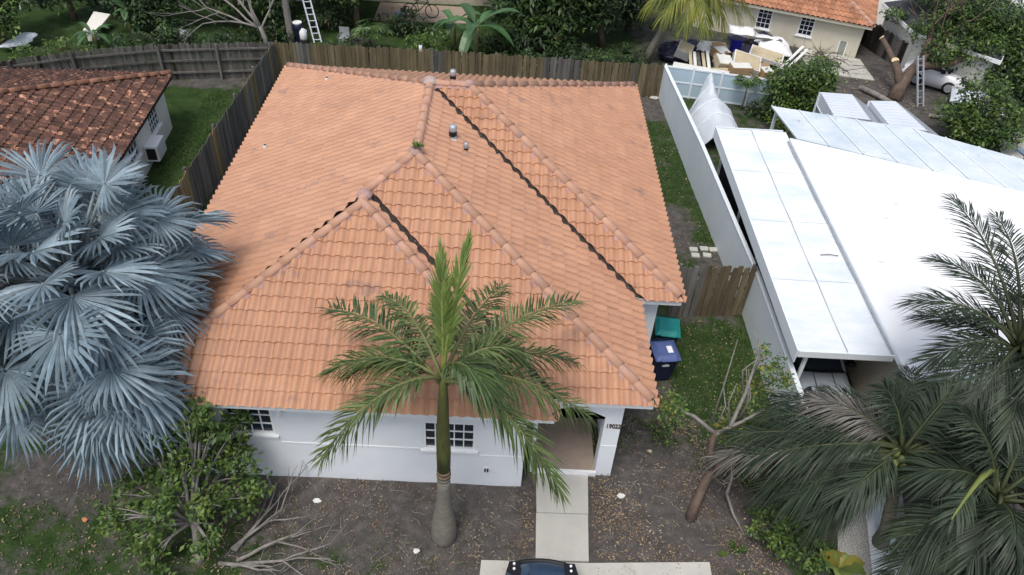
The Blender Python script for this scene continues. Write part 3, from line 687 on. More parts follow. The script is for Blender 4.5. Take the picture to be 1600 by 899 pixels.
def ribbed_shed(name, label, A, B, C, Dd, split, z):
    """gable lid: A back-left, B back-right, C front-right, Dd front-left (plan); ribs on the left slope, plain right slope"""
    T = wthing(name, label, 'shed', (*A, 0), 'ribbed metal shed roofs')
    A, B, C, Dd = (Vector((*q, 0)) for q in (A, B, C, Dd)); up = Vector((0, 0, 1))
    rb, rf = A + (B-A)*split + up*(z+.12), Dd + (C-Dd)*split + up*(z+.12); a, b, c, d_ = A+up*z, B+up*(z-.18), C+up*(z-.18), Dd+up*z
    MB().prism([a - up*.006, d_ - up*.006, rf - up*.006, rb - up*.006], (0, 0, .004)).build('under_sheet', ALU, T)
    n_ = 9
    for k in range(n_):
        s0, s1 = k/n_, (k+1)/n_ - .004
        MB().prism([a + (d_-a)*s0, a + (d_-a)*s1, rb + (rf-rb)*s1, rb + (rf-rb)*s0], (0, 0, .02)).bar(a + (d_-a)*s1 + up*.03, rb + (rf-rb)*s1 + up*.03, .035, .03).build('roof_panel', ALU, T)
    MB().prism([rb, rf, c, b], (0, 0, .02)).build('roof_slope', METALG, T)
    for p_, q_ in ((a, d_), (b, c)):
        for e in (p_, q_): MB().box(e.x-.04, e.x+.04, e.y-.04, e.y+.04, 0, e.z-.01).build('post', PVCW, T)
    for zz in (.5, 1.1, 1.7): MB().bar(A + up*zz, Dd + up*zz, .05, .05).build('rail', PVCW, T)
    MB().prism([a - up*.02, b - up*.02, B + up*.02, A + up*.02], (0, .02, 0)).build('back_wall', ALU, T)
    MB().prism([a - up*.02, d_ - up*.02, d_ - up*.45, a - up*.45], (.02, 0, 0)).build('side_panel', ALU, T)
ribbed_shed('metal_shed', 'left of the two ribbed grey metal sheds, beside the bushy tree', (19.95, 17.8), (21.62, 17.35), (21.7, 15.25), (19.9, 15.85), .66, 2.2)
ribbed_shed('metal_shed', 'right of the two ribbed grey metal sheds, near the ladder', (21.72, 17.3), (23.2, 17.0), (23.75, 14.6), (21.8, 15.25), .6, 2.2)
BX = wthing('awning', 'dull blue flat awning at the far right of the white roofs', 'awning', (27.5, 12.4, 0))
MB().prism([(26.6, 12.5, 1.9), (29.5, 11.6, 1.9), (29.5, 13.6, 1.9), (26.3, 14.7, 1.9)], (0, 0, .06)).build('canopy', mat('slate_blue', (.14, .19, .26), rough=.5), BX)
for x, y in ((26.8, 12.7), (26.6, 14.4), (29.2, 13.3)): MB().box(x-.04, x+.04, y-.04, y+.04, 0, 1.9).build('post', PVCW, BX)
# tent of white tarp
TT = wthing('tarp_tent', 'peaked white tarp tent behind the pale wall', 'tent', (16.2, 18.3, 0))
tp = []
cols, rows = 13, 13
tb = MB()
for j in range(rows):
    v = j/(rows-1); y = 20.3 - v*3.9
    hh = 1.15 - .25*v if v > .25 else 1.1 + .55*(1-abs(v-.08)/.17)
    hw_ = .35 + .65*min(1, v/.35)
    for i in range(cols):
        u_ = i/(cols-1)*2 - 1
        z = hh*(1 - abs(u_)**(2.2 if v > .25 else 1.2)) + .12 + .05*math.sin(9*u_ + 5*v) * (1-abs(u_)) + U(-.02, .02)
        tp.append((16.15 + .25*v + u_*hw_*1.0 + U(-.02, .02), y + U(-.03, .03), max(.03, z)))
tb.add(tp, [(j*cols+i, (j+1)*cols+i, (j+1)*cols+i+1, j*cols+i+1) for j in range(rows-1) for i in range(cols-1)])
tb.build('cover', TARP, TT, True)
for v in (2, 5, 8): MB().tube([Vector(tp[v*cols+i]) + Vector((0, 0, .02)) for i in range(cols)], .02, 5).build('rib', PVCW, TT)

# ================================================================== REAR RIGHT HOUSE
K = wthing('house', 'cream house with orange tile roof beyond the rubbish pile', 'house', (21.5, 28, 0))
kd = Vector((-.933, .361)); k0 = Vector((24.78, 26.43)); kn = Vector((.361, .933))
def kp(s_, n_=0): v = k0 + kd*s_ + kn*n_; return (v.x, v.y)
KE = 1.74
mb = MB(); wall(mb, kp(9), kp(0), -.05, KE-.02, .2, [(9-5.05, 9-4.32, .56, 1.62), (9-2.98, 9-2.28, .62, 1.62), (9-.88, 9-.58, .02, .72)]); mb.build('wall', CREAM, K)
mb = MB(); wall(mb, kp(0, .201), kp(0, 8), -.05, KE-.02, .2); mb.build('wall', CREAM, K)
window(K, kp(9), tuple(-kd), 9-5.05, 9-4.32, .56, 1.62, 3, 4, glass=PANEDARK); window(K, kp(9), tuple(-kd), 9-2.98, 9-2.28, .62, 1.62, 3, 4, glass=PANEDARK)
a, b = Vector((*kp(.88, .03), .02)), Vector((*kp(.58, .03), .02)); MB().prism([a, b, b + Vector((0,0,.69)), a + Vector((0,0,.69))], (kn.x*.04, kn.y*.04, 0)).build('door', mat('grey_green_door', (.28, .31, .27), rough=.6), K)
sdm = MB()
for da, db in ((.93, .88), (.58, .53)): sdm.obox(kp(da, -.012), kp(db, -.012), .02, .02, .75)
sdm.build('door_frame', WTRIM, K)
o = MB().tube([(*kp(5.56, -.02), 1.66), (*kp(5.56, .01), 1.66)], .17, 14).build('vent_disc', WTRIM, K)
MB().tube([(*kp(5.56, -.032), 1.66), (*kp(5.56, -.021), 1.66)], .12, 14).build('vent_screen', METALG, o)
kr = [Vector((*kp(9.3, -.35), KE+.02)), Vector((*kp(-.3, -.35), KE+.02)), Vector((*kp(3.2, 3.2), KE+1.4)), Vector((*kp(9.3, 3.2), KE+1.4))]
kside = [kr[1], Vector((*kp(-.3, 6.8), KE+.02)), kr[2]]
kdk = MB(); kdk.poly(kr); kdk.poly(kside); KR = kdk.build('roof', DECK, K)
tf = TileField(.24, .34, hgt=.07, lift=.03); tf.plane(kr); tf.plane(kside); tf.finish(KR, RTILE)
ridge_line(KR, kr[1], kr[2], CAP2, .36, MORTAR, up=.08, w=.12)
MB().obox(kp(9.3, -.34), kp(-.3, -.34), .03, KE-.12, KE+.01).build('fascia', CREAM, K)
MB().poly([(*kp(9.3, -.34), KE-.05), (*kp(-.3, -.34), KE-.05), (*kp(-.3, .2), KE-.05), (*kp(9.3, .2), KE-.05)]).build('soffit', CREAM, K)
# grey shingle roof house in the far corner
GH = wthing('house', 'low house with dark grey shingle roof in the far right corner', 'house', (29, 26, 0))
gq = [(26.2, 28.6, 2.05), (26.4, 24.95, 2.05), (29.2, 22.2, 2.05), (31.6, 26, 2.05), (31.3, 31, 2.05)]
gp = [(28.4, 27.2, 2.9), (29.4, 27.5, 2.9)]
gd = MB(); gd.poly([gq[0], gq[1], gp[0]]); gd.poly([gq[1], gq[2], gp[0]]); gd.poly([gq[2], gq[3], gp[1], gp[0]]); gd.poly([gq[3], gq[4], gp[1]]); gd.poly([gq[4], gq[0], gp[0], gp[1]])
gd.build('roof', SHINGLE, GH)
for i in range(5):
    a, b = gq[i], gq[(i+1) % 5]; MB().obox(a, b, .04, 1.88+.003*i, 2.06+.003*i).build('fascia', WTRIM, GH)
    c = Vector((29, 26.7)); a2, b2 = Vector(a[:2]), Vector(b[:2]); a2 += (c-a2)*.12; b2 += (c-b2)*.12
    MB().obox(a2, b2, .15, -.05, 1.9).build('wall', NBWALL, GH)
# house slice and clutter behind the back fence
BH = wthing('house', 'dull beige house wall glimpsed behind the banana plants', 'house', (4, 31, 0))
mb = MB(); wall(mb, (-1, 30.2), (10.5, 30.6), -.05, 3.0, .25, [(8.4, 9.6, .6, 2.0)]); mb.build('wall', BEIGE, BH)
window(BH, (-1, 30.2), (.9994, .0348), 8.4, 9.6, .6, 2.0, 4, 1, glass=PANEDARK)
MB().prism([(-1.3, 29.8, 2.95), (10.8, 30.2, 2.95), (10.8, 32.5, 3.8), (-1.3, 32.5, 3.8)], (0, 0, .1)).build('roof', SHINGLE, BH)
LH = wthing('shed', 'pale blue-white shed roof peeping over the far left trees', 'shed', (-16.5, 27, 0))
MB().prism([(-17.5, 26.6, 1.6), (-15.6, 26.2, 1.6), (-15.2, 28.6, 1.9), (-17.5, 29, 1.9)], (0, 0, .06)).build('roof', PANROOF, LH)
for x, y in ((-17.3, 26.8), (-15.75, 26.5), (-15.5, 28.3), (-17.3, 28.7)): MB().box(x-.05, x+.05, y-.05, y+.05, 0, 1.62).build('post', PVCW, LH)
MB().box(-17.2, -15.7, 27.4, 28.4, 0, 1.58).build('wall', NBWALL, LH)
WH = wthing('house', 'pale house corner with brown slatted gate at the top edge', 'house', (-5.5, 30, 0))
MB().box(-8.2, -6.9, 29.6, 31, 0, 2.6).build('wall', NBWALL, WH); MB().box(-5.2, -3.0, 29.6, 31, 0, 2.6).build('wall', NBWALL, WH)
for k in range(10): MB().box(-6.85+k*.165, -6.85+k*.165+.14, 29.7, 29.74, .05, 2.2).build('slat', DARKWOOD, WH)
MB().prism([(-8.6, 29.3, 2.6), (-2.7, 29.3, 2.6), (-2.7, 31.5, 3.2), (-8.6, 31.5, 3.2)], (0, 0, .08)).build('roof', SHINGLE, WH)

# ================================================================== PALMS
def frond(p0, p1, p2, n_, ll, w_, droop, bare=.16, sweep=.75, r0=.035, wild=.25, fold=.15):
    """pinnate leaf along a curved stem: returns (stem MB, leaflet MB)"""
    p0, p1, p2 = Vector(p0), Vector(p1), Vector(p2); st, lf = MB(), MB()
    K = 9; st.tube([bez(p0, p1, p2, i/K) for i in range(K+1)], [r0*(1 - .85*i/K) for i in range(K+1)], 5)
    up = Vector((0, 0, 1))
    for i in range(n_):
        t = bare + (1-bare)*(i + U(-.3, .3))/n_; t = min(.995, t)
        p = bez(p0, p1, p2, t); tg = (bez(p0, p1, p2, min(1, t+.03)) - bez(p0, p1, p2, t-.03)).normalized()
        sd_ = tg.cross(up); sd_ = sd_.normalized() if sd_.length > .05 else Vector((1, 0, 0)); nr = sd_.cross(tg)
        q = (t-bare)/(1-bare); L = ll*(.45 + .75*math.sin(math.pi*min(1, .12+q*.80)))*U(.85, 1.1)
        for s_ in (-1, 1):
            a = sweep + .5*q**2 + U(-.12, .12)
            d = sd_*s_*math.cos(a) + tg*math.sin(a) + nr*(fold + U(-wild, wild)); d.normalize()
            wv = d.cross(nr).normalized()*w_*.5
            m_ = p + d*L*.5 - up*droop*L*.18; e = p + d*L*.92 - up*droop*L*.62
            b0 = p + d*L*.06
            lf.add([b0 - wv*.6, b0 + wv*.6, m_ + wv, m_ - wv, e], [(0, 1, 2, 3), (3, 2, 4)])
    return st, lf
def add_frond(T, args, leafm, stemm, **kw):
    st, lf = frond(*args, **kw); lf.cm = 0
    o = lf.build('frond', leafm, T); st.build('leaf_stem', stemm, o, True); return o
# royal palm before the house
RP = wthing('palm_tree', 'green royal palm with swollen grey trunk in front of the white house', 'palm tree', (6.87, -.9, 0))
bx_, by_ = 6.87, -.9
prof = [(.255, -.05), (.275, .1), (.28, .3), (.265, .55), (.225, .85), (.18, 1.15), (.15, 1.5), (.14, 1.9), (.135, 2.2)]
tr = MB().tube([(bx_, by_, z) for r, z in prof], [r for r, z in prof], 18).build('trunk', PTRUNK, RP, True)
for z, r in ((2.2, .143), (2.31, .15), (2.42, .146)): MB().tube([(bx_, by_, z-.05), (bx_, by_, z), (bx_, by_, z+.05)], [r-.006, r, r-.004], 16).build('leaf_scar', PSCAR if z > 2.25 else PTRUNK, tr, True)
MB().tube([(bx_, by_, 2.46), (bx_, by_, 3.0), (bx_-.01, by_, 3.8), (bx_, by_+.02, 4.6), (bx_, by_, 5.3)], [.135, .145, .125, .095, .06], 14).build('crownshaft', PSHAFT, RP, True)
O = Vector((bx_, by_, 5.15))
fr = [((-2.45, 1.75, .0), 1.0, 0), ((-2.15, -1.35, -1.05), .95, 0), ((2.65, -.25, -.75), .9, 0), ((2.15, -1.35, -1.15), .9, 0), ((2.55, 2.0, .35), .9, 0), ((2.4, 1.15, -.35), .8, 0),
      ((-1.75, .85, -.8), .7, 0), ((-.3, 2.4, .1), .9, 0), ((1.0, 2.3, .2), .9, 0), ((-1.2, 1.9, .5), .9, 0),
      ((.35, .9, 2.35), .3, 1), ((-.1, .8, 2.2), .2, 1), ((.75, -.75, .75), 1.0, 2), ((1.5, .4, .6), .8, 0), ((-2.3, .6, -.55), .8, 0)]
for (dx, dy, dz), hup, kind in fr:
    tip = O + Vector((dx, dy, dz)); z0 = U(-.35, .1)
    mid = O + Vector((dx*.45, dy*.45, max(dz*.5, 0) + hup*.85))
    if kind == 1: add_frond(RP, (O + Vector((0, 0, .1)), O + Vector((dx*.25, dy*.25, dz*.6)), tip, 46, .55, .035, .1), PLIGHT, RACHISY, sweep=1.1, r0=.04)
    elif kind == 2: add_frond(RP, (O + Vector((0, 0, .2)), O + Vector((.25, -.2, .95)), tip, 40, 1.0, .04, .9), PGREEN, RACHIS, sweep=1.0, r0=.03, wild=.1)
    else: add_frond(RP, (O + Vector((0, 0, z0)), mid, tip + Vector((U(-.2, .2), U(-.2, .2), U(-.25, .15))), 80, U(.52, .68), .034, U(.35, .95)), random.choice([PGREEN, PMID, PMID]), RACHIS, r0=.045, wild=.6, sweep=U(.55, .9))
def coconut(T, O, fronds, n_leaf, ll, leafm, stemm, dry=(), w_=.045, droop=.8, extra=0, er=2.8, gap=None):
    fronds = list(fronds)
    for k in range(extra):
        a = k*2.4 + U(-.4, .4)
        if gap and gap[0] < (a + math.pi) % (2*math.pi) - math.pi < gap[1]: a += 2.0
        r_ = er*U(.6, 1.05); fronds.append(((r_*math.cos(a), r_*math.sin(a)*.75, U(-1.5, .5)), U(.3, .9)))
    for k, ((dx, dy, dz), hup) in enumerate(fronds):
        tip = O + Vector((dx, dy, dz)); mid = O + Vector((dx*.45, dy*.45, max(dz*.45, -.2) + hup))
        m = PGREY if k in dry else leafm
        add_frond(T, (O + Vector((dx, dy, 0))*.03 + Vector((0, 0, U(-.2, .15))), mid, tip, n_leaf, ll, w_, droop), m, stemm, r0=.05, bare=.2)
C1 = Vector((16.2, -.35, 3.0))
CP1 = wthing('palm_tree', 'low coconut palm with green coconuts, arching over the right front yard', 'palm tree', (16.75, -.6, 0), 'coconut palms at the right edge')
MB().tube([(16.75, -.6, -.05), (16.7, -.58, .6), (16.5, -.48, 1.6), (16.2, -.35, 2.9)], [.2, .15, .13, .14], 12).build('trunk', PTRUNK, CP1, True)
coconut(CP1, C1, [((-3.5, .35, -.9), .6), ((-3.2, .7, -.5), .6), ((-2.4, .9, .0), .6), ((-1.7, -.9, -1.3), .6), ((-1.3, 1.3, .3), .6), ((.3, 1.5, .3), .6), ((1.5, 1.4, .2), .7), ((2.6, .8, .1), .8),
                  ((2.6, -.6, -.4), .8), ((1.4, -1.6, -1.0), .8), ((1.9, -1.2, -.8), .8), ((-.5, .6, 1.2), .4), ((.7, .5, 1.3), .4), ((-2.6, -.2, -1.2), .5), ((-1.6, .9, .5), .6), ((-2.9, .1, -.5), .6), ((2.0, -.1, .1), .7), ((-2.2, -.6, -.9), .6)],
        74, .85, PDARK, RACHISD, dry=(0, 14, 20), w_=.030, extra=12, gap=(-2.25, -1.0))
for k in range(13):
    a = k*2.4; r = U(.16, .42); c = C1 + Vector((r*math.cos(a)+.15, r*math.sin(a)-.2, U(-.25, .12)))
    MB().tube([c + Vector((0, 0, -.11)), c + Vector((0, 0, -.07)), c, c + Vector((.01, 0, .07)), c + Vector((0, 0, .11))], [.02, .07, .095, .065, .015], 8).build('coconut', COCO, CP1, True)
C2 = Vector((18.3, .85, 5.0))
CP2 = wthing('palm_tree', 'tall dark palm reaching over the bare white roof at the right edge', 'palm tree', (18.5, .9, 0), 'coconut palms at the right edge')
MB().tube([(18.5, .9, -.05), (18.5, .9, .6), (18.4, .88, 2.5), (18.3, .85, 4.9)], [.22, .16, .13, .13], 12).build('trunk', PTRUNK, CP2, True)
coconut(CP2, C2, [((-.75, 3.0, 1.5), .7), ((-1.75, 1.2, .05), .8), ((-1.6, .1, -.6), .7), ((-1.2, 2.0, .6), .9), ((.3, 2.9, 1.2), .8), ((1.5, 2.2, .7), .9), ((2.4, .6, .1), .9), ((1.5, -1.5, -.8), .9), ((.1, -1.9, -1.0), .8),
                  ((-1.3, -1.1, -1.0), .6), ((.1, .8, 2.3), .4), ((-.6, .2, 1.9), .5), ((-.2, -1.0, 1.0), .9)], 66, .72, PDARK, RACHISD, w_=.030, droop=.5, extra=9, er=2.3)
C3 = Vector((17.75, -1.35, 3.0))
CP3 = wthing('palm_tree', 'dark palm with a thick yellow-green leaf stem in the bottom right corner', 'palm tree', (17.8, -1.3, 0), 'coconut palms at the right edge')
MB().tube([(17.8, -1.3, -.05), (17.8, -1.3, .6), (17.75, -1.35, 2.9)], [.24, .2, .17], 12).build('trunk', PTRUNK, CP3, True)
coconut(CP3, C3, [((-2.0, .9, -.5), .7), ((-1.2, 1.9, .3), .9), ((.6, 2.2, .5), .9), ((2.0, 1.0, .2), .9), ((-1.9, -.9, -1.5), .4), ((1.6, -.9, -.5), .9), ((.5, 1.2, 1.8), .5), ((-.6, -1.2, -1.6), .5), ((-.9, .7, 1.5), .6), ((-1.6, .3, .3), .8), ((-.2, .8, .6), .6), ((1.0, .3, .9), .6)], 66, .85, PDARK, RACHISD, w_=.032, extra=12, gap=(2.4, 3.2), er=2.3)
ko = add_frond(CP3, (C3 + Vector((-.25, .25, .55)), C3 + Vector((-.9, -.25, .95)), C3 + Vector((-1.6, -1.0, .65)), 14, .5, .04, .8), PDARK, RACHISY, r0=.085, bare=.6)
ko['label'] = 'leaf with a thick yellow-green stem'
# silver-blue fan palm
BC = Vector((-.98, 1.6, 4.62))
BP = wthing('palm_tree', 'huge silver-blue fan palm at the left edge', 'palm tree', (-1.15, .95, 0))
MB().tube([(-1.15, .95, -.05), (-1.15, .95, .5), (-1.02, 1.05, 2.2), (-.87, 1.13, 4.2)], [.34, .27, .24, .26], 14).build('trunk', BARK, BP, True)
sk = MB()
for k in range(160):
    a = U(0, 6.28); z = U(2.8, 4.6); d = Vector((math.cos(a), math.sin(a), 0)); p = Vector((-.92, 1.1, z)) + d*.22
    sk.bar(p, p + d*U(.15, .5) + Vector((0, 0, U(-.1, .45))), U(.03, .09), .02)
sk.build('old_leaf_bases', BARK, BP)
def fan(c, d, rad, m, spread=2.2, segs=27):
    d = Vector(d).normalized(); up = Vector((0, 0, 1))
    s_ = d.cross(up); s_ = s_.normalized() if s_.length > .05 else Vector((1, 0, 0)); n_ = s_.cross(d).normalized()
    roll = U(-.6, .6); s_, n_ = s_*math.cos(roll) + n_*math.sin(roll), n_*math.cos(roll) - s_*math.sin(roll)
    mb = MB(); da = 2*spread/segs; cup = U(.25, .5); tw = U(-.08, .08)
    for i in range(segs):
        a = -spread + da*(i+.5) + U(-.012, .012); L = rad*(1 - .30*(abs(a)/spread)**1.6)*U(.9, 1.06)
        r1 = L*U(.46, .54)
        def P(r, aa, lift=0.0):
            q = d*math.cos(aa)*r + s_*math.sin(aa)*r
            fold = cup*abs(math.sin(aa))*r*.75
            return c + q + n_*(fold + lift) - up*(dr_*(r/rad)**2)
        dr_ = rad*(.16 + U(-.05, .16))
        hw = math.tan(da*.49)
        pts = []
        for r, k, lf in ((.04*L, 1, .0), (r1, .98, .035), (L*.82, .40, .03)):
            pts += [P(r, a - math.atan(hw*k), 0), P(r, a, lf*rad*.9), P(r, a + math.atan(hw*k), 0)]
        pts.append(P(L, a + tw, .0) - up*U(0, .05)*rad)
        mb.add(pts, [(0, 3, 4, 1), (1, 4, 5, 2), (3, 6, 7, 4), (4, 7, 8, 5), (6, 9, 7), (7, 9, 8)])
    return mb
fans = []
NF = 122
for k in range(NF):
    ze = 1 - (k+.5)/NF*1.68; az = k*2.39996 + U(-.2, .2); el = math.asin(max(-.72, min(1, ze)))
    fans.append((az, el))
for k_, (az, el) in enumerate(fans):
    d = Vector((math.cos(az)*math.cos(el), math.sin(az)*math.cos(el), math.sin(el)))
    pl_ = (U(.7, 1.7), U(1.5, 2.4), U(2.1, 2.75))[k_ % 3]; hub = BC + d*pl_ - Vector((0, 0, .22*(1-abs(d.z))))
    bd = (d + Vector((U(-.25, .25), U(-.25, .25), -.45 - .35*(1-max(0, d.z)) + U(-.15, .15)))).normalized()
    FR_ = U(.85, 1.3); tip = hub + bd*FR_
    while (tip.x > -.25 and tip.y > -.25 and tip.z < roof_z(max(.1, tip.x), max(.1, tip.y)) + .25) and bd.z < .9:
        bd.z += .12; bd.normalize(); hub.z += .08; tip = hub + bd*FR_
    if tip.x > 1.75: hub.x -= tip.x - 1.75
    o = fan(hub, bd, FR_, SILVER).build('frond', SILVER, BP)
    MB().tube([BC + d*.12 + Vector((0, 0, -.15)), BC + d*pl_*.6 + Vector((0, 0, .04)), hub], [.055, .04, .03], 6).build('leaf_stem', SILVST, o, True)

for hub, bd, q in (((.75, -.25, 4.1), (.9, -.35, -.35), 1.25), ((.55, -.55, 3.6), (.8, -.3, -.6), 1.25), ((.95, -.35, 3.55), (.75, -.15, -.65), 1.1), ((.1, -.7, 3.3), (.5, -.4, -.75), 1.25), ((.6, -.45, 4.5), (.9, -.3, -.1), 1.2), ((-.2, -.5, 2.9), (.35, -.3, -.9), 1.2), ((-1.6, 2.4, 5.6), (-.3, .8, .5), 1.3), ((-.6, 2.6, 5.7), (.2, .8, .5), 1.3)):
    hub = Vector(hub); o = fan(hub, bd, q, SILVER).build('frond', SILVER, BP)
    MB().tube([BC + Vector((0, 0, -.15)), (BC+hub)/2 + Vector((0, 0, .15)), hub], [.055, .04, .03], 6).build('leaf_stem', SILVST, o, True)
# ================================================================== TREES AND BUSHES
def leaves(mb, c, r, n_, s_, flat=.6, mats=1, clump=None, asp=.5):
    """n_ leaves in clumps through a blob"""
    c = Vector(c); k = clump or max(3, n_//14); cl = []
    for _ in range(k):
        v = Vector((random.gauss(0, 1), random.gauss(0, 1), random.gauss(0, 1)*flat + .15)).normalized()*r*(U(.25, 1)**.5)
        v.z *= .85; cl.append((c + v, U(.14, .30)*r, random.choices(range(mats), [3, 2, 1][:mats])[0]))
    for _ in range(n_):
        p, q, mi = random.choice(cl)
        p = p + Vector((random.gauss(0, 1), random.gauss(0, 1), random.gauss(0, .7)))*q
        a = U(0, 6.283); tl = U(-.9, .5); L = s_*U(.6, 1.25)
        d = Vector((math.cos(a)*math.cos(tl), math.sin(a)*math.cos(tl), math.sin(tl))); sd_ = d.cross(Vector((U(-.4, .4), U(-.4, .4), 1))).normalized()*L*asp*.5
        mb.cm = mi if rnd() < .8 else random.randrange(mats)
        m_ = p + d*L*.45 - Vector((0, 0, L*.04))
        mb.add([p, m_ + sd_, p + d*L - Vector((0, 0, L*.15)), m_ - sd_], [(0, 1, 2), (0, 2, 3)])
def tree(name, label, cat, base, th, r0, blobs, n_, s_, mats, bark=BARK, lean=(0, 0), group=None, asp=.5, twigs=2, flat=.7):
    b = Vector((base[0], base[1], 0)); T = wthing(name, label, cat, b, group)
    top = b + Vector((lean[0], lean[1], th)); tk = MB()
    tk.tube([b - Vector((0,0,.08)), b + (top-b)*.3 + Vector((U(-.05,.05), U(-.05,.05), 0)), b + (top-b)*.7 + Vector((U(-.06,.06), U(-.06,.06), 0)), top], [r0*1.25, r0, r0*.85, r0*.7], 9)
    cr = MB(); tot = sum(x[3]**2 for x in blobs)
    for x, y, z, r in blobs:
        c = b + Vector((x, y, z)); m_ = (top + c)/2 + Vector((U(-.1, .1), U(-.1, .1), .1))
        tk.tube([top - (top-b)*.15, m_, c], [r0*.55, r0*.35, r0*.12], 6)
        for _ in range(twigs):
            e = c + Vector((U(-1, 1), U(-1, 1), U(-.3, .9)))*r*.8; tk.tube([m_, (m_+e)/2 + Vector((0,0,.06)), e], [r0*.3, r0*.18, r0*.05], 5)
        leaves(cr, c, r, int(n_*r*r/tot), s_, flat, len(mats), asp=asp)
    tk.build('trunk', bark, T, True); cr.build('crown', mats, T)
    return T
def limbs(mb, p, d, L, r, depth, spread=.6, up=.15):
    """branching bare limbs"""
    pts = [Vector(p)]; d = Vector(d).normalized(); k = 4
    for i in range(k):
        d = (d + Vector((U(-1, 1), U(-1, 1), U(-1, 1)))*.16 + Vector((0, 0, up*.2))).normalized(); pts.append(pts[-1] + d*L/k)
    mb.tube(pts, [r*(1-.55*i/k) for i in range(k+1)], 6 if depth > 0 else 4)
    if depth > 0:
        for _ in range(3 if depth > 1 else 2):
            q = random.choice(pts[2:]); dd = (d + Vector((U(-1, 1), U(-1, 1), U(-.6, 1)))*spread*1.3).normalized()
            limbs(mb, q, dd, L*U(.5, .8), r*.45, depth-1, spread, up)
# front left small tree
tree('small_tree', 'leafy green small tree growing before the front left wall', 'tree', (1.75, -1.75), 1.0, .09,
     [(-.1, 1.65, 1.9, .55), (-.75, 1.2, 1.7, .5), (-1.35, .9, 1.35, .45), (.55, 1.5, 1.5, .55), (.75, .95, 1.0, .45), (-.6, .2, 1.5, .4), (-.3, .9, 1.3, .55), (-1.0, -.1, 1.0, .35), (.35, .5, 1.4, .35), (0, 2.0, 2.5, .22), (-.7, -.2, .5, .32), (.3, .0, .9, .3), (-1.0, 1.9, 2.3, .4), (.6, 2.0, 2.2, .35), (-1.6, .2, 1.2, .35), (.9, 1.2, 1.0, .3), (.15, 1.4, 3.1, .34), (-.25, 1.3, 2.75, .45), (.35, 1.4, 2.6, .3), (-.9, 1.2, 2.5, .4), (-.1, .9, 2.2, .4)],
     6000, .135, [LEAFL, LEAFM, LEAFM], GBARK, (-.15, .5), twigs=3, flat=1.0)
FB = MB()
for a in range(5): limbs(FB, (2.35 + U(-.2, .2), -1.6 + U(-.25, .25), .05), (math.cos(a*.35 - .5), math.sin(a*.35 - .5) + .25, .35), U(.9, 1.5), .05, 2, .5, 0)
tag(FB.build('fallen_branch', GBARK, None, True), 'twisted pale grey dead branches lying on the soil at lower left', 'branch')
# right front scraggly tree
SG = wthing('scraggly_tree', 'leaning brown half-bare tree with thin upright twigs on the right of the walkway', 'tree', (12.55, -.05, 0))
sg = MB(); sg.tube([(12.50, -.12, -.08), (12.55, 0, .25), (12.72, .28, .8), (12.88, .46, 1.15)], [.14, .115, .10, .085], 10)
sg.tube([(12.84, .43, 1.05), (12.72, .52, 1.6), (12.68, .58, 2.3)], [.08, .07, .055], 8); sg.tube([(12.85, .44, 1.05), (13.15, .55, 1.35), (13.4, .75, 1.55)], [.10, .085, .08], 8)
sg.build('trunk', BARK, SG, True); sg = MB()
sg.tube([(12.68, .56, 2.25), (12.2, .75, 2.55), (11.9, .85, 2.6)], [.05, .04, .02], 6); sg.tube([(12.7, .56, 2.2), (13.2, .7, 2.45), (13.8, 1.0, 2.6)], [.05, .04, .03], 6)
sg.tube([(13.0, .62, 2.4), (13.35, 1.2, 2.9), (13.65, 1.9, 3.6)], [.05, .04, .015], 6)
for x, y, h in ((12.6, .7, 2.3), (13.0, .7, 1.1), (13.2, .8, 1.5), (13.3, .85, 1.35), (12.75, .7, 1.0), (13.5, 1.5, 1.2), (13.6, 1.7, 1.0), (13.25, 1.15, .9)):
    z = 2.4 if y < 1 else 3.0
    sg.tube([(x, y, z), (x+U(-.12, .12), y+U(.0, .2), z+h*.5), (x+U(-.2, .2), y+U(.1, .35), z+h)], [.024, .017, .006], 5)
sg.build('limbs', GBARK, SG, True)
cr = MB()
for c, r, n_ in (((11.7, 1.0, 2.5), .4, 300), ((13.7, 1.4, 2.2), .55, 600), ((13.9, 1.9, 3.3), .35, 260), ((13.3, 1.0, 1.7), .5, 420), ((13.9, 1.2, 1.4), .5, 400), ((14.2, 1.8, 2.6), .4, 300)): leaves(cr, c, r, n_, .10, .7, 3)
cr.build('crown', [LEAFL, LEAFM, LEAFY], SG)
stp = thing('cut_branch', 'pale broken branch stub leaning beside the scraggly trunk', 'branch', (13.35, .35, 0))
q = MB(); limbs(q, (0, 0, .3), (.2, .1, 1), .6, .05, 2, .8); q.tube([(0, 0, .35), (.1, -.45, .2), (.3, -.9, .05)], [.04, .03, .02], 6); q.build('stem', GBARK, stp, True)
def bush(label, x, y, blobs, n_, s_, mats, group=None, cat='bush', name='bush'):
    return tree(name, label, cat, (x, y), .35, .04, blobs, n_, s_, mats, BARK, twigs=2, group=group)
bush('mid green bush below the coconut palm fronds', 14.35, -.85, [(0, 0, .6, .5), (.45, .25, .7, .45), (-.35, .3, .5, .4), (.2, .6, .5, .45), (.5, -.3, .4, .4)], 1700, .12, [LEAFM, LEAFL, LEAFD])
bush('small yellow-green bush at the front right corner of the house', 12.0, 2.3, [(0, 0, .3, .3), (.35, .2, .3, .3), (.1, -.3, .25, .25)], 420, .08, [LEAFL, LEAFM])
bush('tiny bright weed clump near the bottom edge right of the drive', 13.35, -.95, [(0, 0, .15, .2), (.15, .1, .12, .16)], 180, .07, [LEAFL, LEAFM])
bush('low bush with yellowing leaves behind the scraggly trunk', 14.1, 1.0, [(0, 0, .5, .45), (.4, .5, .5, .4), (-.3, .4, .4, .35)], 800, .1, [LEAFM, LEAFY, LEAFL])
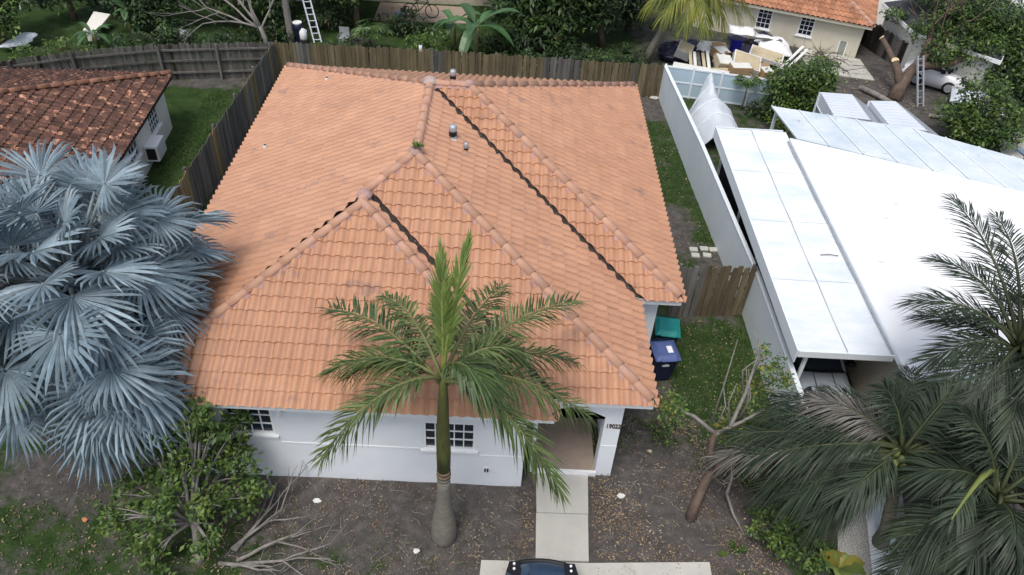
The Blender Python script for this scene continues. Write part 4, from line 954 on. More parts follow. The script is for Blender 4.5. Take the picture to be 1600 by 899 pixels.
bush('leafy bush against the pale wall near the grey palm fronds', 14.6, 1.9, [(0, 0, .6, .4), (.3, .5, .7, .4), (.1, -.5, .5, .4)], 700, .1, [LEAFL, LEAFM, LEAFY])
SP = thing('yellow_plant', 'yellow-green broad-leaved plant on the pale gravel at lower right', 'plant', (15.55, -1.3, 0))
for k in range(11):
    a = k*2.4; L = U(.5, .8); mb = MB(); d = Vector((math.cos(a), math.sin(a), 0)); s_ = Vector((-d.y, d.x, 0)); pv = []
    for i in range(6):
        t = i/5; c = d*L*t*.7 + Vector((0, 0, .15 + L*(1.1*t - .85*t*t))); w_ = .16*math.sin(math.pi*min(1, t*.95+.05))
        pv += [c - s_*w_, c + Vector((0, 0, -.02)), c + s_*w_]
    mb.add(pv, [(3*i+j, 3*i+3+j, 3*i+4+j, 3*i+1+j) for i in range(5) for j in range(2)]); mb.build('leaf', LEAFY if k % 3 == 0 else PLIGHT, SP, True)
# trees behind the back fence
TB = 'trees behind the back fence'
tree('mango_tree', 'dense dark mango tree hanging over the middle of the back fence', 'tree', (9.2, 25.3), 1.2, .16, [(0, -.4, 1.7, 1.2), (-1.3, 0, 2.0, 1.1), (1.0, -.2, 1.8, 1.0), (-.4, -1.0, 1.2, .9), (.4, 0, 2.9, 1.2), (-1.0, .4, 3.0, 1.2), (1.5, .5, 2.8, 1.0), (.9, -1.3, .9, .6)], 6460, 0.34, [LEAFD, LEAFM], group=TB, asp=.34)
tree('shade_tree', 'very dark tree beside the leaning yellow palm trunk', 'tree', (12.3, 26.2), 1.6, .14, [(0, 0, 2.6, 1.1), (-.9, -.2, 2.2, .8), (.5, .6, 3.2, 1.0), (-.3, -.6, 1.6, .7)], 2850, 0.25, [LEAFD], group=TB, lean=(-.4, -.3))
tree('shade_tree', 'dark spreading tree between the leaning ladder and the papaya-like shrub', 'tree', (0.4, 26.6), 1.8, .15, [(0, 0, 2.6, 1.1), (-1.2, .2, 2.6, .9), (1.3, -.1, 2.9, 1.0), (2.3, .2, 3.0, .9), (.6, .6, 3.4, 1.1), (-.3, -.6, 1.9, .7)], 4370, 0.25, [LEAFD, LEAFD, LEAFM], group=TB)
tree('shade_tree', 'yellow-green tree in the far top left corner', 'tree', (-14.6, 22.6), 1.1, .12, [(0, 0, 1.6, .9), (.6, .4, 1.9, .8), (-.6, .3, 2.0, .9), (.7, -.5, 1.1, .6), (0, 1.0, 2.5, .8)], 3230, 0.23, [LEAFM, LEAFL, LEAFD], group=TB)
tree('shade_tree', 'dark tree between the far left shed roof and the white bench', 'tree', (-12.9, 25.8), 1.1, .12, [(0, 0, 1.5, 1.0), (.9, .4, 1.9, .9), (-.7, -.6, 1.2, .7), (.2, .9, 2.4, .9), (1.4, .9, 2.2, .7)], 3420, 0.23, [LEAFD, LEAFM], group=TB)
tree('shade_tree', 'dark leafy tree right of the white bench', 'tree', (-8.7, 25.0), 1.1, .13, [(0, 0, 1.6, 1.0), (-.9, .3, 1.9, .8), (.9, .2, 1.7, .9), (.2, .7, 2.5, 1.0), (-.4, -.8, 1.1, .7), (.9, -.7, 1.0, .6)], 4180, 0.23, [LEAFD, LEAFD, LEAFM], group=TB)
tree('shade_tree', 'dark tree behind the bare sprawling branches', 'tree', (-5.2, 26.2), 1.3, .13, [(0, 0, 1.7, 1.1), (1.2, -.1, 1.6, .9), (-1.2, -.2, 1.6, .9), (.3, .6, 2.5, .9), (2.1, -.3, 1.3, .7)], 3990, 0.23, [LEAFD, LEAFM, LEAFD], group=TB)
bush('light green fringe of shrubs along the fence at the far left', -12.0, 21.2, [(0, 0, .5, .5), (.8, .3, .5, .5), (-.8, -.3, .5, .5), (1.6, .6, .4, .4)], 700, .16, [LEAFL, LEAFM])
bush('dark shrub by the fence below the white bench', -9.2, 22.3, [(0, 0, .5, .5), (.8, .3, .6, .5), (1.7, .5, .7, .6)], 700, .18, [LEAFD, LEAFM])
for lb_, x, y, h, r in (('tall shade canopy tree added at the top edge behind the bicycle terrace', 7.6, 30.6, 2.6, 1.7), ('tall shade canopy tree added at the top edge right of the mango tree', 11.0, 29.0, 2.2, 1.6), ('shade canopy tree added at the top edge left of the bicycle', -.8, 28.6, 2.2, 1.5),
                       ('shade canopy tree added at the top edge above the bare branches', -4.0, 28.6, 2.0, 1.5), ('shade canopy tree added at the top edge above the white bench', -10.8, 27.6, 1.6, 1.5), ('shade canopy tree added at the top edge beside the leaning yellow palm', 13.8, 28.4, 2.0, 1.4)):
    tree('shade_tree', lb_, 'tree', (x, y), h, .16, [(0, 0, h+.6, r), (-r*.8, .2, h+.2, r*.8), (r*.8, -.1, h+.1, r*.8), (.2, -r*.7, h-.3, r*.75), (-.3, r*.5, h+1.2, r*.8), (r*.4, -r*.9, h-.9, r*.55), (-r*.5, -r*.8, h-.8, r*.55)], 3600, .27, [LEAFD, LEAFD, LEAFM], group=TB, asp=.4)  # dense crowns added over the top edge to shade the back yards
for lb_, x, y, sc_ in (('dark undergrowth shrub behind the fence left of the papaya-like shrub', .4, 23.0, .8), ('dark undergrowth shrub behind the fence below the mango tree', 8.6, 22.6, .9), ('dark undergrowth shrub behind the fence right of the mango tree', 11.0, 22.9, 1.0),
                       ('dark undergrowth shrub by the leaning yellow palm', 12.9, 23.6, .9), ('dark undergrowth shrub below the bare branches', -4.8, 22.9, .9), ('dark undergrowth shrub left of the ringed trunk', -3.2, 24.6, .8), ('dark undergrowth shrub beside the banana plants', 7.4, 24.6, .9),
                       ('dark undergrowth shrub under the dark leafy tree near the bench', -7.2, 23.0, .9), ('dark undergrowth shrub at the edge of the terrace', 2.6, 26.3, .9), ('dark undergrowth shrub behind the raised bed', -.9, 26.2, .9)):
    bush(lb_, x, y, [(0, 0, .5*sc_, .7*sc_), (.8*sc_, .2, .5*sc_, .65*sc_), (-.8*sc_, .1, .45*sc_, .65*sc_), (.1, .8*sc_, .6*sc_, .6*sc_)], 900, .2, [LEAFD, LEAFD, LEAFM], 'dark undergrowth behind the back fence')
BT = MB()
for k in range(9): limbs(BT, (-3.2 + U(-.2, .1), 23.0, 1.3), (-1.0 + k*.13, .25 + U(-.3, .6), .2 + U(-.1, .5)), U(1.8, 2.9), .055, 2, .45, .1)
BTT = wthing('bare_tree', 'bare tree with pale sprawling branches above the left back fence', 'tree', (-3.0, 23.0, 0), TB)
BT.tube([(-3.0, 23.0, -.05), (-3.05, 23.0, .8), (-3.2, 23.0, 1.35)], [.12, .1, .08], 8); BT.build('trunk', GBARK, BTT, True)
def papaya(label, x, y, h, n_, L, mats, leafm=LEAFM):
    T = wthing('papaya_plant', label, 'plant', (x, y, 0)); MB().tube([(x, y, -.03), (x+.03, y, h*.5), (x, y, h)], [.05, .04, .035], 7).build('stem', GBARK, T, True)
    for k in range(n_):
        a = k*2.4; el = U(.0, .9); d = Vector((math.cos(a)*math.cos(el), math.sin(a)*math.cos(el), math.sin(el))); c = Vector((x, y, h)) + d*L*U(.5, 1)
        mb = MB(); s_ = d.cross(Vector((0, 0, 1))).normalized(); q = L*.55; dd = (d - Vector((0, 0, d.z + .25))).normalized()
        for i in range(7):
            b = -1.9 + i*.63; e = dd*math.cos(b) + s_*math.sin(b); t_ = dd*math.cos(b+.25) + s_*math.sin(b+.25); u_ = dd*math.cos(b-.25) + s_*math.sin(b-.25)
            mb.add([c, c + u_*q*.55, c + e*q - Vector((0, 0, q*.15)), c + t_*q*.55], [(0, 1, 2, 3)])
        mb.bar((x, y, h), c, .02); mb.build('leaf', leafm, T)
    return T
papaya('bright green papaya-like shrub behind the back fence, right of the ladder', 1.6, 23.6, 1.15, 26, .75, 0)
papaya('slender young papaya in front of the pale blue panel fence', 17.9, 20.35, 1.15, 16, .55, 0)
bush('bright light green shrub left of the banana plant', 4.0, 23.6, [(0, 0, 1.0, .5), (.6, .1, .9, .45), (-.5, 0, .9, .4), (.1, -.2, .6, .4)], 650, .17, [LEAFL, LEAFM])
def banana(label, x, y, h, n_, L, W_, dry=1, zlow=.2):
    T = wthing('banana_plant', label, 'banana plant', (x, y, 0), 'banana plants')
    MB().tube([(x, y, -.03), (x, y, h*.5), (x+.03, y, h)], [.13, .11, .07], 9).build('stem', RACHIS, T, True)
    for k in range(n_):
        a = k*2.4 + U(-.3, .3); up = 1 - k/n_*.9; l_ = L*U(.8, 1.1); mb = MB(); d = Vector((math.cos(a), math.sin(a), 0)); s_ = Vector((-d.y, d.x, 0)); pv = []; K = 9
        isdry = k >= n_-dry
        for i in range(K+1):
            t = i/K; c = Vector((x, y, h)) + d*l_*(t*.85) + Vector((0, 0, l_*(up*t - (.6+.5*(1-up))*t*t - (.6*t*t if isdry else 0))))
            w_ = W_*(.08 if t < .15 else math.sin(math.pi*min(1, (t-.1)/.9*.93+.07))**.6)*U(.85, 1.1)*(.4 if isdry else 1)
            pv += [c - s_*w_ + Vector((0, 0, w_*.25)), c, c + s_*w_ + Vector((0, 0, w_*.25))]
        fs = [(3*i+j, 3*i+3+j, 3*i+4+j, 3*i+1+j) for i in range(K) for j in range(2)]
        mb.add(pv, fs).build('leaf', DRYBAN if isdry else BANANA, T)
    return T
banana('large banana plant with one dry brown leaf behind the middle of the fence', 6.3, 23.4, 1.7, 10, 2.1, .26)
banana('second banana clump just left of the large banana plant', 5.2, 24.6, 1.3, 7, 1.5, .22, 0)
banana('banana plant behind the far left fence, near the white bench', -10.6, 22.8, .6, 10, 1.3, .12, 0)
banana('small banana plant close to the left back fence under the white bench', -8.9, 22.2, .4, 7, 1.0, .12, 0)
banana('upright banana plant right of the white bench', -9.6, 24.4, 1.1, 6, 1.2, .18, 0)
YP = wthing('palm_tree', 'yellowing coconut palm drooping over the far end of the back fence', 'palm tree', (14.2, 24.5, 0))
MB().tube([(14.2, 24.5, -.05), (14.4, 24.5, .8), (15.0, 24.55, 2.2), (15.6, 24.6, 3.6)], [.2, .17, .15, .15], 10).build('trunk', PTRUNK, YP, True)
coconut(YP, Vector((15.8, 24.6, 3.8)), [((-2.0, -.5, -1.0), .6), ((-1.3, -1.0, -1.2), .5), ((-1.7, .6, -.5), .7), ((2.2, -.6, -1.2), .7), ((1.4, -1.0, -1.4), .7), ((2.6, .4, -.9), .8), ((.6, -1.2, -1.6), .6), ((3.2, -.2, -1.7), .8), ((-.3, -1.0, -1.5), .4), ((.5, 1.2, .8), .6), ((1.8, .9, .2), .7)], 40, .85, PYEL, RACHISY, w_=.06, droop=1.0)
CT = wthing('palm_tree', 'ringed coconut trunk standing beside the leaning ladder', 'palm tree', (-2.35, 24.6, 0))
tk = MB(); pr_ = []
for i in range(26): pr_.append(((-2.35 - .04*i*.2, 24.6 + .01*i, -.05 + i*.19), .15 + (.018 if i % 2 else 0) - i*.001))
tk.tube([q[0] for q in pr_], [q[1] for q in pr_], 10).build('trunk', GBARK, CT, True)
coconut(CT, Vector((-2.6, 24.9, 4.8)), [((1.8, .5, -.2), .7), ((-1.8, .5, -.2), .7), ((.4, 1.9, .1), .7), ((-.9, 1.6, .4), .7), ((1.2, 1.5, .5), .7)], 30, .7, PDARK, RACHISD)
# right hand yard trees
tree('bushy_tree', 'bushy mid green tree left of the ribbed metal sheds', 'tree', (19.9, 19.4), .6, .1, [(0, .2, 1.9, .8), (-.8, .3, 1.9, .7), (.7, .6, 2.2, .7), (0, 0, 1.1, .8), (.6, .3, 1.5, .7), (-.7, -.2, .9, .7), (.2, .7, 1.6, .7), (-.5, .6, 1.3, .6), (.8, -.3, .9, .6), (-.9, -.8, .5, .5), (-1.1, .1, 1.4, .6), (.9, .2, 1.9, .6)], 8000, .17, [LEAFL, LEAFM, LEAFM])
bush('dark low shrub at the foot of the panel fence', 18.6, 19.9, [(0, 0, .4, .45), (.5, -.4, .4, .4), (-.4, .1, .3, .3)], 500, .15, [LEAFD, LEAFM])
tree('bushy_tree', 'round bright green tree right of the metal sheds', 'tree', (27.0, 18.4), .6, .12, [(0, 0, 1.2, 1.0), (.9, .3, 1.3, .9), (-.8, .2, 1.2, .8), (.1, .7, 1.9, .9), (.6, -.7, .8, .8), (-.5, -.7, .8, .7), (1.3, -.4, 1.1, .7)], 5600, .19, [LEAFM, LEAFL, LEAFD])
tree('shade_tree', 'big green tree filling the upper right edge', 'tree', (31.3, 22.6), 1.4, .2, [(0, 0, 2.0, 1.4), (.3, 1.2, 2.4, 1.3), (-.6, -1.2, 1.6, 1.2), (1.3, .2, 2.0, 1.3), (-.2, 2.4, 2.6, 1.1), (.8, -1.8, 1.2, 1.0), (-1.0, .5, 1.9, .8), (.2, 3.4, 2.6, .8), (-1.6, -.4, 1.3, .8), (1.6, -1.6, 1.6, 1.0), (-1.5, 1.5, 2.3, .8)], 9500, .24, [LEAFM, LEAFD, LEAFL])
CTT = wthing('cut_tree', 'large pruned tree with pale cut limb ends near the corner of the cream house', 'tree', (25.4, 22.5, 0))
ct = MB()
ct.tube([(25.3, 22.3, -.1), (25.5, 22.6, .4), (25.9, 23.0, 1.0), (26.6, 23.4, 1.7)], [.36, .29, .23, .15], 10)
ct.tube([(25.5, 22.5, .3), (25.35, 22.9, .9), (25.2, 23.3, 1.3)], [.2, .17, .155], 8); ct.tube([(25.3, 23.2, 1.1), (25.1, 24.1, 1.5), (24.95, 24.7, 1.75)], [.15, .12, .11], 7)
ct.tube([(26.2, 23.1, 1.2), (27.6, 23.0, 1.5), (28.6, 23.4, 2.0), (29.6, 24.0, 2.4)], [.2, .15, .11, .06], 7); ct.tube([(26.4, 23.3, 1.5), (26.8, 24.2, 2.3), (27.0, 25.0, 3.0)], [.17, .12, .06], 7)
ct.tube([(26.5, 23.35, 1.6), (27.6, 24.0, 2.4), (28.4, 24.9, 3.0)], [.15, .1, .04], 6)
for k in range(16): limbs(ct, (27.0 + U(-.4, 1.2), 24.2 + U(-.4, .8), 2.5 + U(-.4, .5)), (U(-.6, 1), U(-.1, 1), U(.1, .9)), U(.9, 1.7), .035, 1, .6)
ct.build('trunk', BARK, CTT, True)
for c in ((25.2, 23.32, 1.32), (24.93, 24.74, 1.77)):
    d = Vector((-.4, .5, .35)).normalized() if c[1] > 24 else Vector((-.3, -.3, .8)).normalized(); MB().tube([c, Vector(c) + d*.05], .16 if c[1] < 24 else .12, 10).build('cut_face', CUTWOOD, CTT)
cr = MB()
for c, r, n_ in (((26.6, 24.3, 2.3), .8, 600), ((27.6, 24.6, 2.9), .8, 600), ((27.2, 23.3, 1.9), .8, 800), ((28.6, 24.6, 2.6), .9, 900), ((28.4, 25.6, 3.1), .9, 800), ((26.1, 26.6, 2.2), .5, 300), ((29.4, 25.6, 3.2), 1.0, 900), ((29.2, 24.2, 2.4), .8, 700), ((27.6, 25.8, 3.2), .8, 500), ((30.4, 26.6, 3.2), 1.0, 1200), ((27.5, 26.8, 3.3), .9, 900), ((28.8, 27.6, 3.5), 1.0, 1100), ((29.2, 23.2, 2.1), .8, 900), ((28.3, 23.4, 1.9), .7, 700), ((30.0, 24.6, 2.9), .9, 1000)): leaves(cr, c, r, n_, .18, .7, 3)
cr.build('crown', [LEAFM, LEAFL, LEAFD], CTT)
def log(label, a, b, r):
    T = wthing('log', label, 'log', (*a[:2], 0)); a, b = Vector(a), Vector(b)
    MB().tube([a, (a+b)/2 + Vector((.02, .02, .02)), b], [r, r*.92, r*.85], 9).build('bark', GBARK, T, True); d = (b-a).normalized()
    MB().tube([b + d*.002, b + d*.02], r*.8, 9).build('cut_face', CUTWOOD, T); MB().tube([a - d*.02, a - d*.002], r*.9, 9).build('cut_face', CUTWOOD, T)
log('pale cut log lying by the patio pad of the cream house', (23.9, 22.9, .14), (24.9, 21.4, .14), .13)
log('short log behind the ribbed sheds near the ladder', (26.2, 20.6, .1), (27.3, 20.3, .12), .09)
TW = MB()
for k in range(60):
    c = Vector((22.6 + random.gauss(0, .7), 25.5 + random.gauss(0, .5), 0)); h = max(.05, .75 - .5*((c.x-22.6)**2 + (c.y-25.5)**2))*U(.2, 1)
    limbs(TW, c + Vector((0, 0, h)), (U(-1, 1), U(-1, 1), U(-.15, .15)), U(.6, 1.3), .022, 1, .6, 0)
stuff(tag(TW.build('brush_pile', mat('dead_twig', (.15, .12, .10), (.08, .065, .055), 4, .95, island=.3), None, True), 'heap of dead brown twigs by the cream house wall', 'brush pile'))

# ================================================================== VEHICLES
def car(label, x, y, z, heading, paint, L=4.0, W=1.6):
    """nose along local +x"""
    T = thing('parked_car', label, 'car', (x, y, z), heading); h = L/2
    def ring(X, hw, z0, z1, crown):
        pts = []
        for k in range(9):
            u_ = -1 + 2*k/8; pts.append((X - .10*u_*u_*(1 if abs(X) > h*.8 else 0)*(1 if X > 0 else -1), u_*hw*.94, z1 + crown*(1-u_*u_)))
        return [(X, -hw, z0), (X, -hw*1.0, (z0+z1)/2)] + pts + [(X, hw*1.0, (z0+z1)/2), (X, hw, z0)]
    st = [(-h, .80, .42, .62, .01), (-h+.08, .9, .28, .78, .02), (-h+.5, .98, .2, .86, .03), (-.9, 1, .18, .88, .03), (.3, 1, .18, .87, .03), (h-1.0, 1, .2, .84, .045), (h-.45, .97, .22, .78, .055), (h-.16, .90, .26, .70, .05), (h-.03, .82, .34, .60, .03), (h, .76, .42, .52, .01)]
    mb = MB(); n_ = 13; hw = W/2
    for X, k, z0, z1, c in st: mb.v += ring(X, hw*k, z0, z1, c)
    for i in range(len(st)-1):
        for k in range(n_-1): mb.f.append((i*n_+k, i*n_+k+1, (i+1)*n_+k+1, (i+1)*n_+k))
        mb.f.append((i*n_+n_-1, i*n_, (i+1)*n_, (i+1)*n_+n_-1))
    mb.f += [tuple(range(n_)), tuple(range((len(st)-1)*n_+n_-1, (len(st)-1)*n_-1, -1))]; mb.m = [0]*len(mb.f)
    mb.build('body', paint, T, True)
    bl = [(-h+.35, .80, .885), (h-1.05, .86, .875)]; tl = [(-h+.95, .66, 1.30), (h-1.75, .68, 1.31)]
    g = MB(); q = []
    for (X, k, z_) in bl: q += [(X, -hw*k, z_), (X, hw*k, z_)]
    for (X, k, z_) in tl: q += [(X, -hw*k, z_), (X, hw*k, z_)]
    def pane(nm, a, b, c, d):
        P = [Vector(v) for v in (a, b, c, d)]; m_ = sum(P, Vector())/4; n2 = (P[1]-P[0]).cross(P[2]-P[0]).normalized()
        MB().prism([m_ + (v-m_)*.95 for v in P], n2*.02).build(nm, GLASS, T)
    pane('windscreen', q[2], q[3], q[7], q[6]); pane('rear_window', q[1], q[0], q[4], q[5]); pane('side_window', q[0], q[2], q[6], q[4]); pane('side_window', q[3], q[1], q[5], q[7])
    rb = MB(); rp = []
    for i in range(5):
        X = tl[0][0] + (tl[1][0]-tl[0][0])*i/4
        for k in range(7):
            u_ = -1 + k/3; rp.append((X, u_*hw*.69, 1.305 + .05*(1-u_*u_)))
    rb.add(rp, [(i*7+k, (i+1)*7+k, (i+1)*7+k+1, i*7+k+1) for i in range(4) for k in range(6)]).build('car_roof', paint, T, True)
    pl_ = MB()
    for i, j in ((0, 4), (1, 5), (2, 6), (3, 7)): pl_.bar(q[i], q[j], .07, .05)
    pl_.build('roof_pillar', paint, T)
    MB().prism([(h-1.0, -hw*.84, .90), (h-.93, 0, .935), (h-1.0, hw*.84, .90), (h-1.08, hw*.84, .905), (h-1.01, 0, .94), (h-1.08, -hw*.84, .905)], (0, 0, .015)).build('wiper_cowl', BLACK, T)
    for s_ in (-1, 1):
        MB().bar((h-1.0, s_*.34*hw, .915), (h-.45, s_*.36*hw, .868), .012, .012).build('hood_crease', BLACK, T)
        lp = MB().prism([(h-.42, s_*hw*.93, .70), (h-.50, s_*hw*.58, .835), (h-.16, s_*hw*.55, .775), (h-.10, s_*hw*.84, .66)][::s_], (0, 0, .045)).build('headlight', BLACK, T)
        for dx in (.22, .33): MB().tube([(h-dx, s_*hw*.72, .80), (h-dx, s_*hw*.72, .826)], .028, 8).build('lens', LAMP, lp)
        m_ = MB(); m_.tube([(h-1.25, s_*hw*.86, .92), (h-1.25, s_*(hw+.1), .99)], [.03, .03], 6).box(h-1.34, h-1.17, s_*(hw+.10)-.09, s_*(hw+.10)+.09, .94, 1.07); m_.build('side_mirror', BLACK, T)
        for X in (-h+.75, h-.8):
            w_ = MB().tube([(X, s_*(hw-.2), .30), (X, s_*(hw+.008), .30)], .30, 18).build('wheel', RUBBER, T, True); MB().tube([(X, s_*(hw+.009), .30), (X, s_*(hw+.018), .30)], .19, 12).build('rim', METALG, w_)
    gb = MB(); gp_ = []
    for k in range(9):
        u_ = -1 + k/4; gp_.append((h + .005 - .12*u_*u_, u_*hw*.78, .60))
    gb.tube(gp_, [.05]*9, 6).build('grille', BLACK, T, True)
    MB().box(h-.02, h+.02, -.2, .2, .36, .47).build('plate', STICK, T)
    return T
car('dark blue car with black headlights nosing into the bottom edge on the drive', 8.98, -3.75, .05, R(90), CARBLUE, 4.0, 1.62)
car('silver grey car parked nose-out under the white carport', 16.42, 4.75, .03, R(-90), CARSILV, 3.7, 1.45)
car('white car half hidden by the pruned tree branches', 27.7, 23.9, 0, R(-35), CARWHITE, 3.0, 1.3)

# ================================================================== CARTS AND SMALL THINGS
def cart(label, x, y, rz, lidm, bodym, emblem):
    T = thing('wheelie_bin', label, 'wheelie bin', (x, y, 0), rz, 'wheelie bins by the right wing')
    mb = MB(); v = []
    for z, hx, hy, oy in ((.06, .22, .22, .03), (.5, .26, .27, 0), (.98, .30, .33, -.02), (1.02, .325, .355, -.02)):
        for sx, sy in ((-1,-1), (1,-1), (1,1), (-1,1)):
            v += [(sx*hx*.93, sy*hy + oy, z), (sx*hx, sy*hy*.93 + oy, z)] if sx*sy > 0 else [(sx*hx, sy*hy*.93 + oy, z), (sx*hx*.93, sy*hy + oy, z)]
    f = [(i*8+k, i*8+(k+1) % 8, (i+1)*8+(k+1) % 8, (i+1)*8+k) for i in range(3) for k in range(8)] + [tuple(range(7, -1, -1)), tuple(range(24, 32))]
    mb.add(v, f).build('body', bodym, T)
    lb = MB(); lp = []; n_ = 7
    for j in range(n_):
        for i in range(n_):
            a, b = -1 + 2*i/(n_-1), -1 + 2*j/(n_-1); e = max(abs(a), abs(b))
            lp.append((a*.345*(1-.05*abs(b)**4), -.03 + b*.385*(1-.05*abs(a)**4), 1.035 + (.075 if e < .7 else .045 if e < .99 else -.005) + .02*(1-b)*.5))
    lb.add(lp, [(j*n_+i, j*n_+i+1, (j+1)*n_+i+1, (j+1)*n_+i) for j in range(n_-1) for i in range(n_-1)])
    lb.prism([(-.345, -.415, 1.03), (.345, -.415, 1.03), (.345, .355, 1.03), (-.345, .355, 1.03)], (0, 0, .004))
    ld = lb.build('lid', lidm, T)
    MB().tube([(-.2, -.40, 1.06), (-.2, -.45, 1.07), (.2, -.45, 1.07), (.2, -.40, 1.06)], .018, 6).build('lid_handle', lidm, ld)
    MB().tube([(-.26, .36, .97), (-.26, .45, 1.0), (.26, .45, 1.0), (.26, .36, .97)], .02, 6).build('handle', bodym, T)
    for s_ in (-1, 1): MB().tube([(s_*.24, .28, .12), (s_*.32, .28, .12)], .12, 14).build('wheel', RUBBER, T)
    if emblem:
        MB().box(.03, .17, -.20, .05, 1.128, 1.134).build('sticker', STICK, ld)
        e = MB(); 
        for k, (dx, dz, a, L) in enumerate(((-.05, .05, .4, .12), (.03, .06, -.3, .12), (.0, .02, .1, .16))): e.bar((dx - L/2*math.cos(a), -.303, .72+dz - L/2*math.sin(a)), (dx + L/2*math.cos(a), -.312, .72+dz + L/2*math.sin(a)), .012, .035)
        e.build('emblem', STICK, T)
    return T
cart('navy wheelie bin with lighter blue lid and white sticker, nearest the roof corner', 12.30, 4.66-.35, R(8), NAVYLID, NAVY, True)
cart('wheelie bin with teal lid, the one farther back', 12.50, 5.25, R(-6), TEAL, DTEAL, False)
for k, (x, y, lb_) in enumerate(((14.2, 10.13, 'square paver at the back left of the five on the grass'), (14.21, 9.82, 'square paver at the front left of the five on the grass'), (14.56, 10.2, 'square paver in the middle of the back row of three'),
                                 (14.6, 9.86, 'square paver at the front right of the five on the grass'), (14.86, 10.18, 'square paver touching the foot of the pale wall'))):
    T = MB(); a = U(-.15, .15); c, s_ = math.cos(a), math.sin(a)
    T.prism([(u_*c - w_*s_, u_*s_ + w_*c, 0) for u_, w_ in ((-.13, -.105), (.13, -.105), (.14, .09), (.12, .105), (-.13, .105))], (0, 0, .05))
    o = T.build('stepping_stone', CONC); o.location = (x, y, .012); tag(o, lb_, 'paver', 'square pavers on the side grass')
def ladder(label, a, b, wv, m, n_):
    T = wthing('ladder', label, 'ladder', (a[0], a[1], 0)); a, b, wv = Vector(a), Vector(b), Vector(wv)
    for s_ in (-1, 1): MB().bar(a + wv*s_, b + wv*s_, .05, .09).build('rail', m, T)
    for k in range(n_):
        c = a + (b-a)*((k+.5)/n_); MB().bar(c - wv, c + wv, .04, .03).build('rung', m, T)
    return T
ladder('long pale aluminium ladder leaning beside the ringed palm trunk', (-1.15, 24.7, 0), (-2.15, 26.3, 3.2), (.16, .04, 0), ALU, 13)
ladder('grey ladder leaning on the pruned tree near the cream house', (26.2, 21.6, 0), (26.0, 22.9, 1.8), (.14, .03, 0), METALG, 8)
BRL = thing('drum', 'dark blue drum with white lid by the ringed palm trunk', 'drum', (-2.02, 24.75, 0))
MB().tube([(0,0,0), (0,0,.03), (0,0,.3), (0,0,.33), (0,0,.6), (0,0,.63), (0,0,.88)], [.2, .21, .21, .225, .21, .225, .21], 16).build('body', NAVY, BRL, True); MB().tube([(0,0,.881), (0,0,.92)], .215, 16).build('lid', STICK, BRL)
JUG = thing('jug', 'white plastic jug beside the dark blue drum', 'jug', (-1.72, 24.45, 0))
MB().tube([(0,0,.25), (0,0,.28), (0,0,.6), (0,0,.72), (0,0,.78)], [.15, .17, .17, .07, .05], 12).tube([(.05,0,.72), (.16,0,.68), (.17,0,.5)], .02, 6).build('body', STICK, JUG, True)
MB().tube([(0,0,.781), (0,0,.82)], .055, 10).build('cap', NAVY, JUG); MB().box(-.17, .17, -.17, .17, 0, .248).build('crate', DARKWOOD, JUG)
BK = wthing('bicycle', 'dark bicycle standing on the terrace behind the fence', 'bicycle', (3.2, 28.3, 0))
for x in (2.75, 3.85):
    c = [(x + .33*math.cos(k*math.pi/8), 28.3, .40 + .33*math.sin(k*math.pi/8)) for k in range(17)]; w_ = MB().tube(c, .025, 5, False).build('wheel', RUBBER, BK)
    sp = MB()
    for k in range(6): sp.bar((x, 28.3, .40), (x + .32*math.cos(k*math.pi/3), 28.3, .40 + .32*math.sin(k*math.pi/3)), .008)
    sp.build('spokes', METALG, w_)
bf = MB()
for a, b in (((2.75, .4), (3.2, .4)), ((3.2, .4), (3.08, .85)), ((3.2, .4), (3.65, .85)), ((3.08, .82), (3.65, .85)), ((3.85, .4), (3.62, .98)), ((2.75, .4), (3.08, .82))): bf.tube([(a[0], 28.3, a[1]), (b[0], 28.3, b[1])], .022, 6)
bf.build('frame', BLACK, BK); MB().tube([(3.6, 28.05, 1.02), (3.62, 28.3, .99), (3.6, 28.55, 1.02)], .018, 6).build('handlebar', BLACK, BK); MB().prism([(2.95, 28.3, .9), (3.2, 28.24, .9), (3.22, 28.3, .9), (3.2, 28.36, .9)], (0, 0, .05)).build('saddle', BLACK, BK)
PLN = wthing('planter_box', 'weathered grey raised bed of boards behind the back fence', 'planter', (.7, 24.9, 0))
for a, b in (((-.2, 24.6), (1.3, 24.7)), ((-.2, 25.1), (1.3, 25.2))): MB().obox(a, b, .06, 0, .34).build('board', GREYWOOD, PLN)
MB().obox((-.2, 24.63), (-.2, 25.07), .06, 0, .33).build('board', GREYWOOD, PLN); MB().obox((1.3, 24.73), (1.3, 25.17), .06, 0, .33).build('board', GREYWOOD, PLN); MB().box(-.15, 1.25, 24.72, 25.08, .0, .26).build('soil', DARKWOOD, PLN)
CH = wthing('garden_chair', 'pale grey garden chair beside the raised bed', 'chair', (.2, 24.3, 0))
MB().box(-.05, .40, 24.1, 24.5, .40, .44).build('seat', METALG, CH); MB().box(-.05, .40, 24.5, 24.54, .44, .9).build('backrest', METALG, CH)
for x in (-.03, .37):
    for y in (24.12, 24.48): MB().box(x-.015, x+.015, y-.015, y+.015, 0, .4).build('leg', METALG, CH)
CR = wthing('crate', 'small pale blue crate on the terrace edge', 'crate', (2.3, 27.9, 0))
for s_ in (0, 1): MB().box(2.05, 2.5, 27.75+s_*.3, 27.78+s_*.3, .06, .42).build('side', PVC, CR); MB().box(2.05+s_*.42, 2.08+s_*.42, 27.781, 28.049, .06, .42).build('side', PVC, CR)
MB().box(2.08, 2.47, 27.78, 28.05, .07, .1).build('bottom', PVC, CR)
SB = wthing('bench', 'pale grey slab bench standing in the far left garden', 'bench', (-11.2, 24.4, 0))
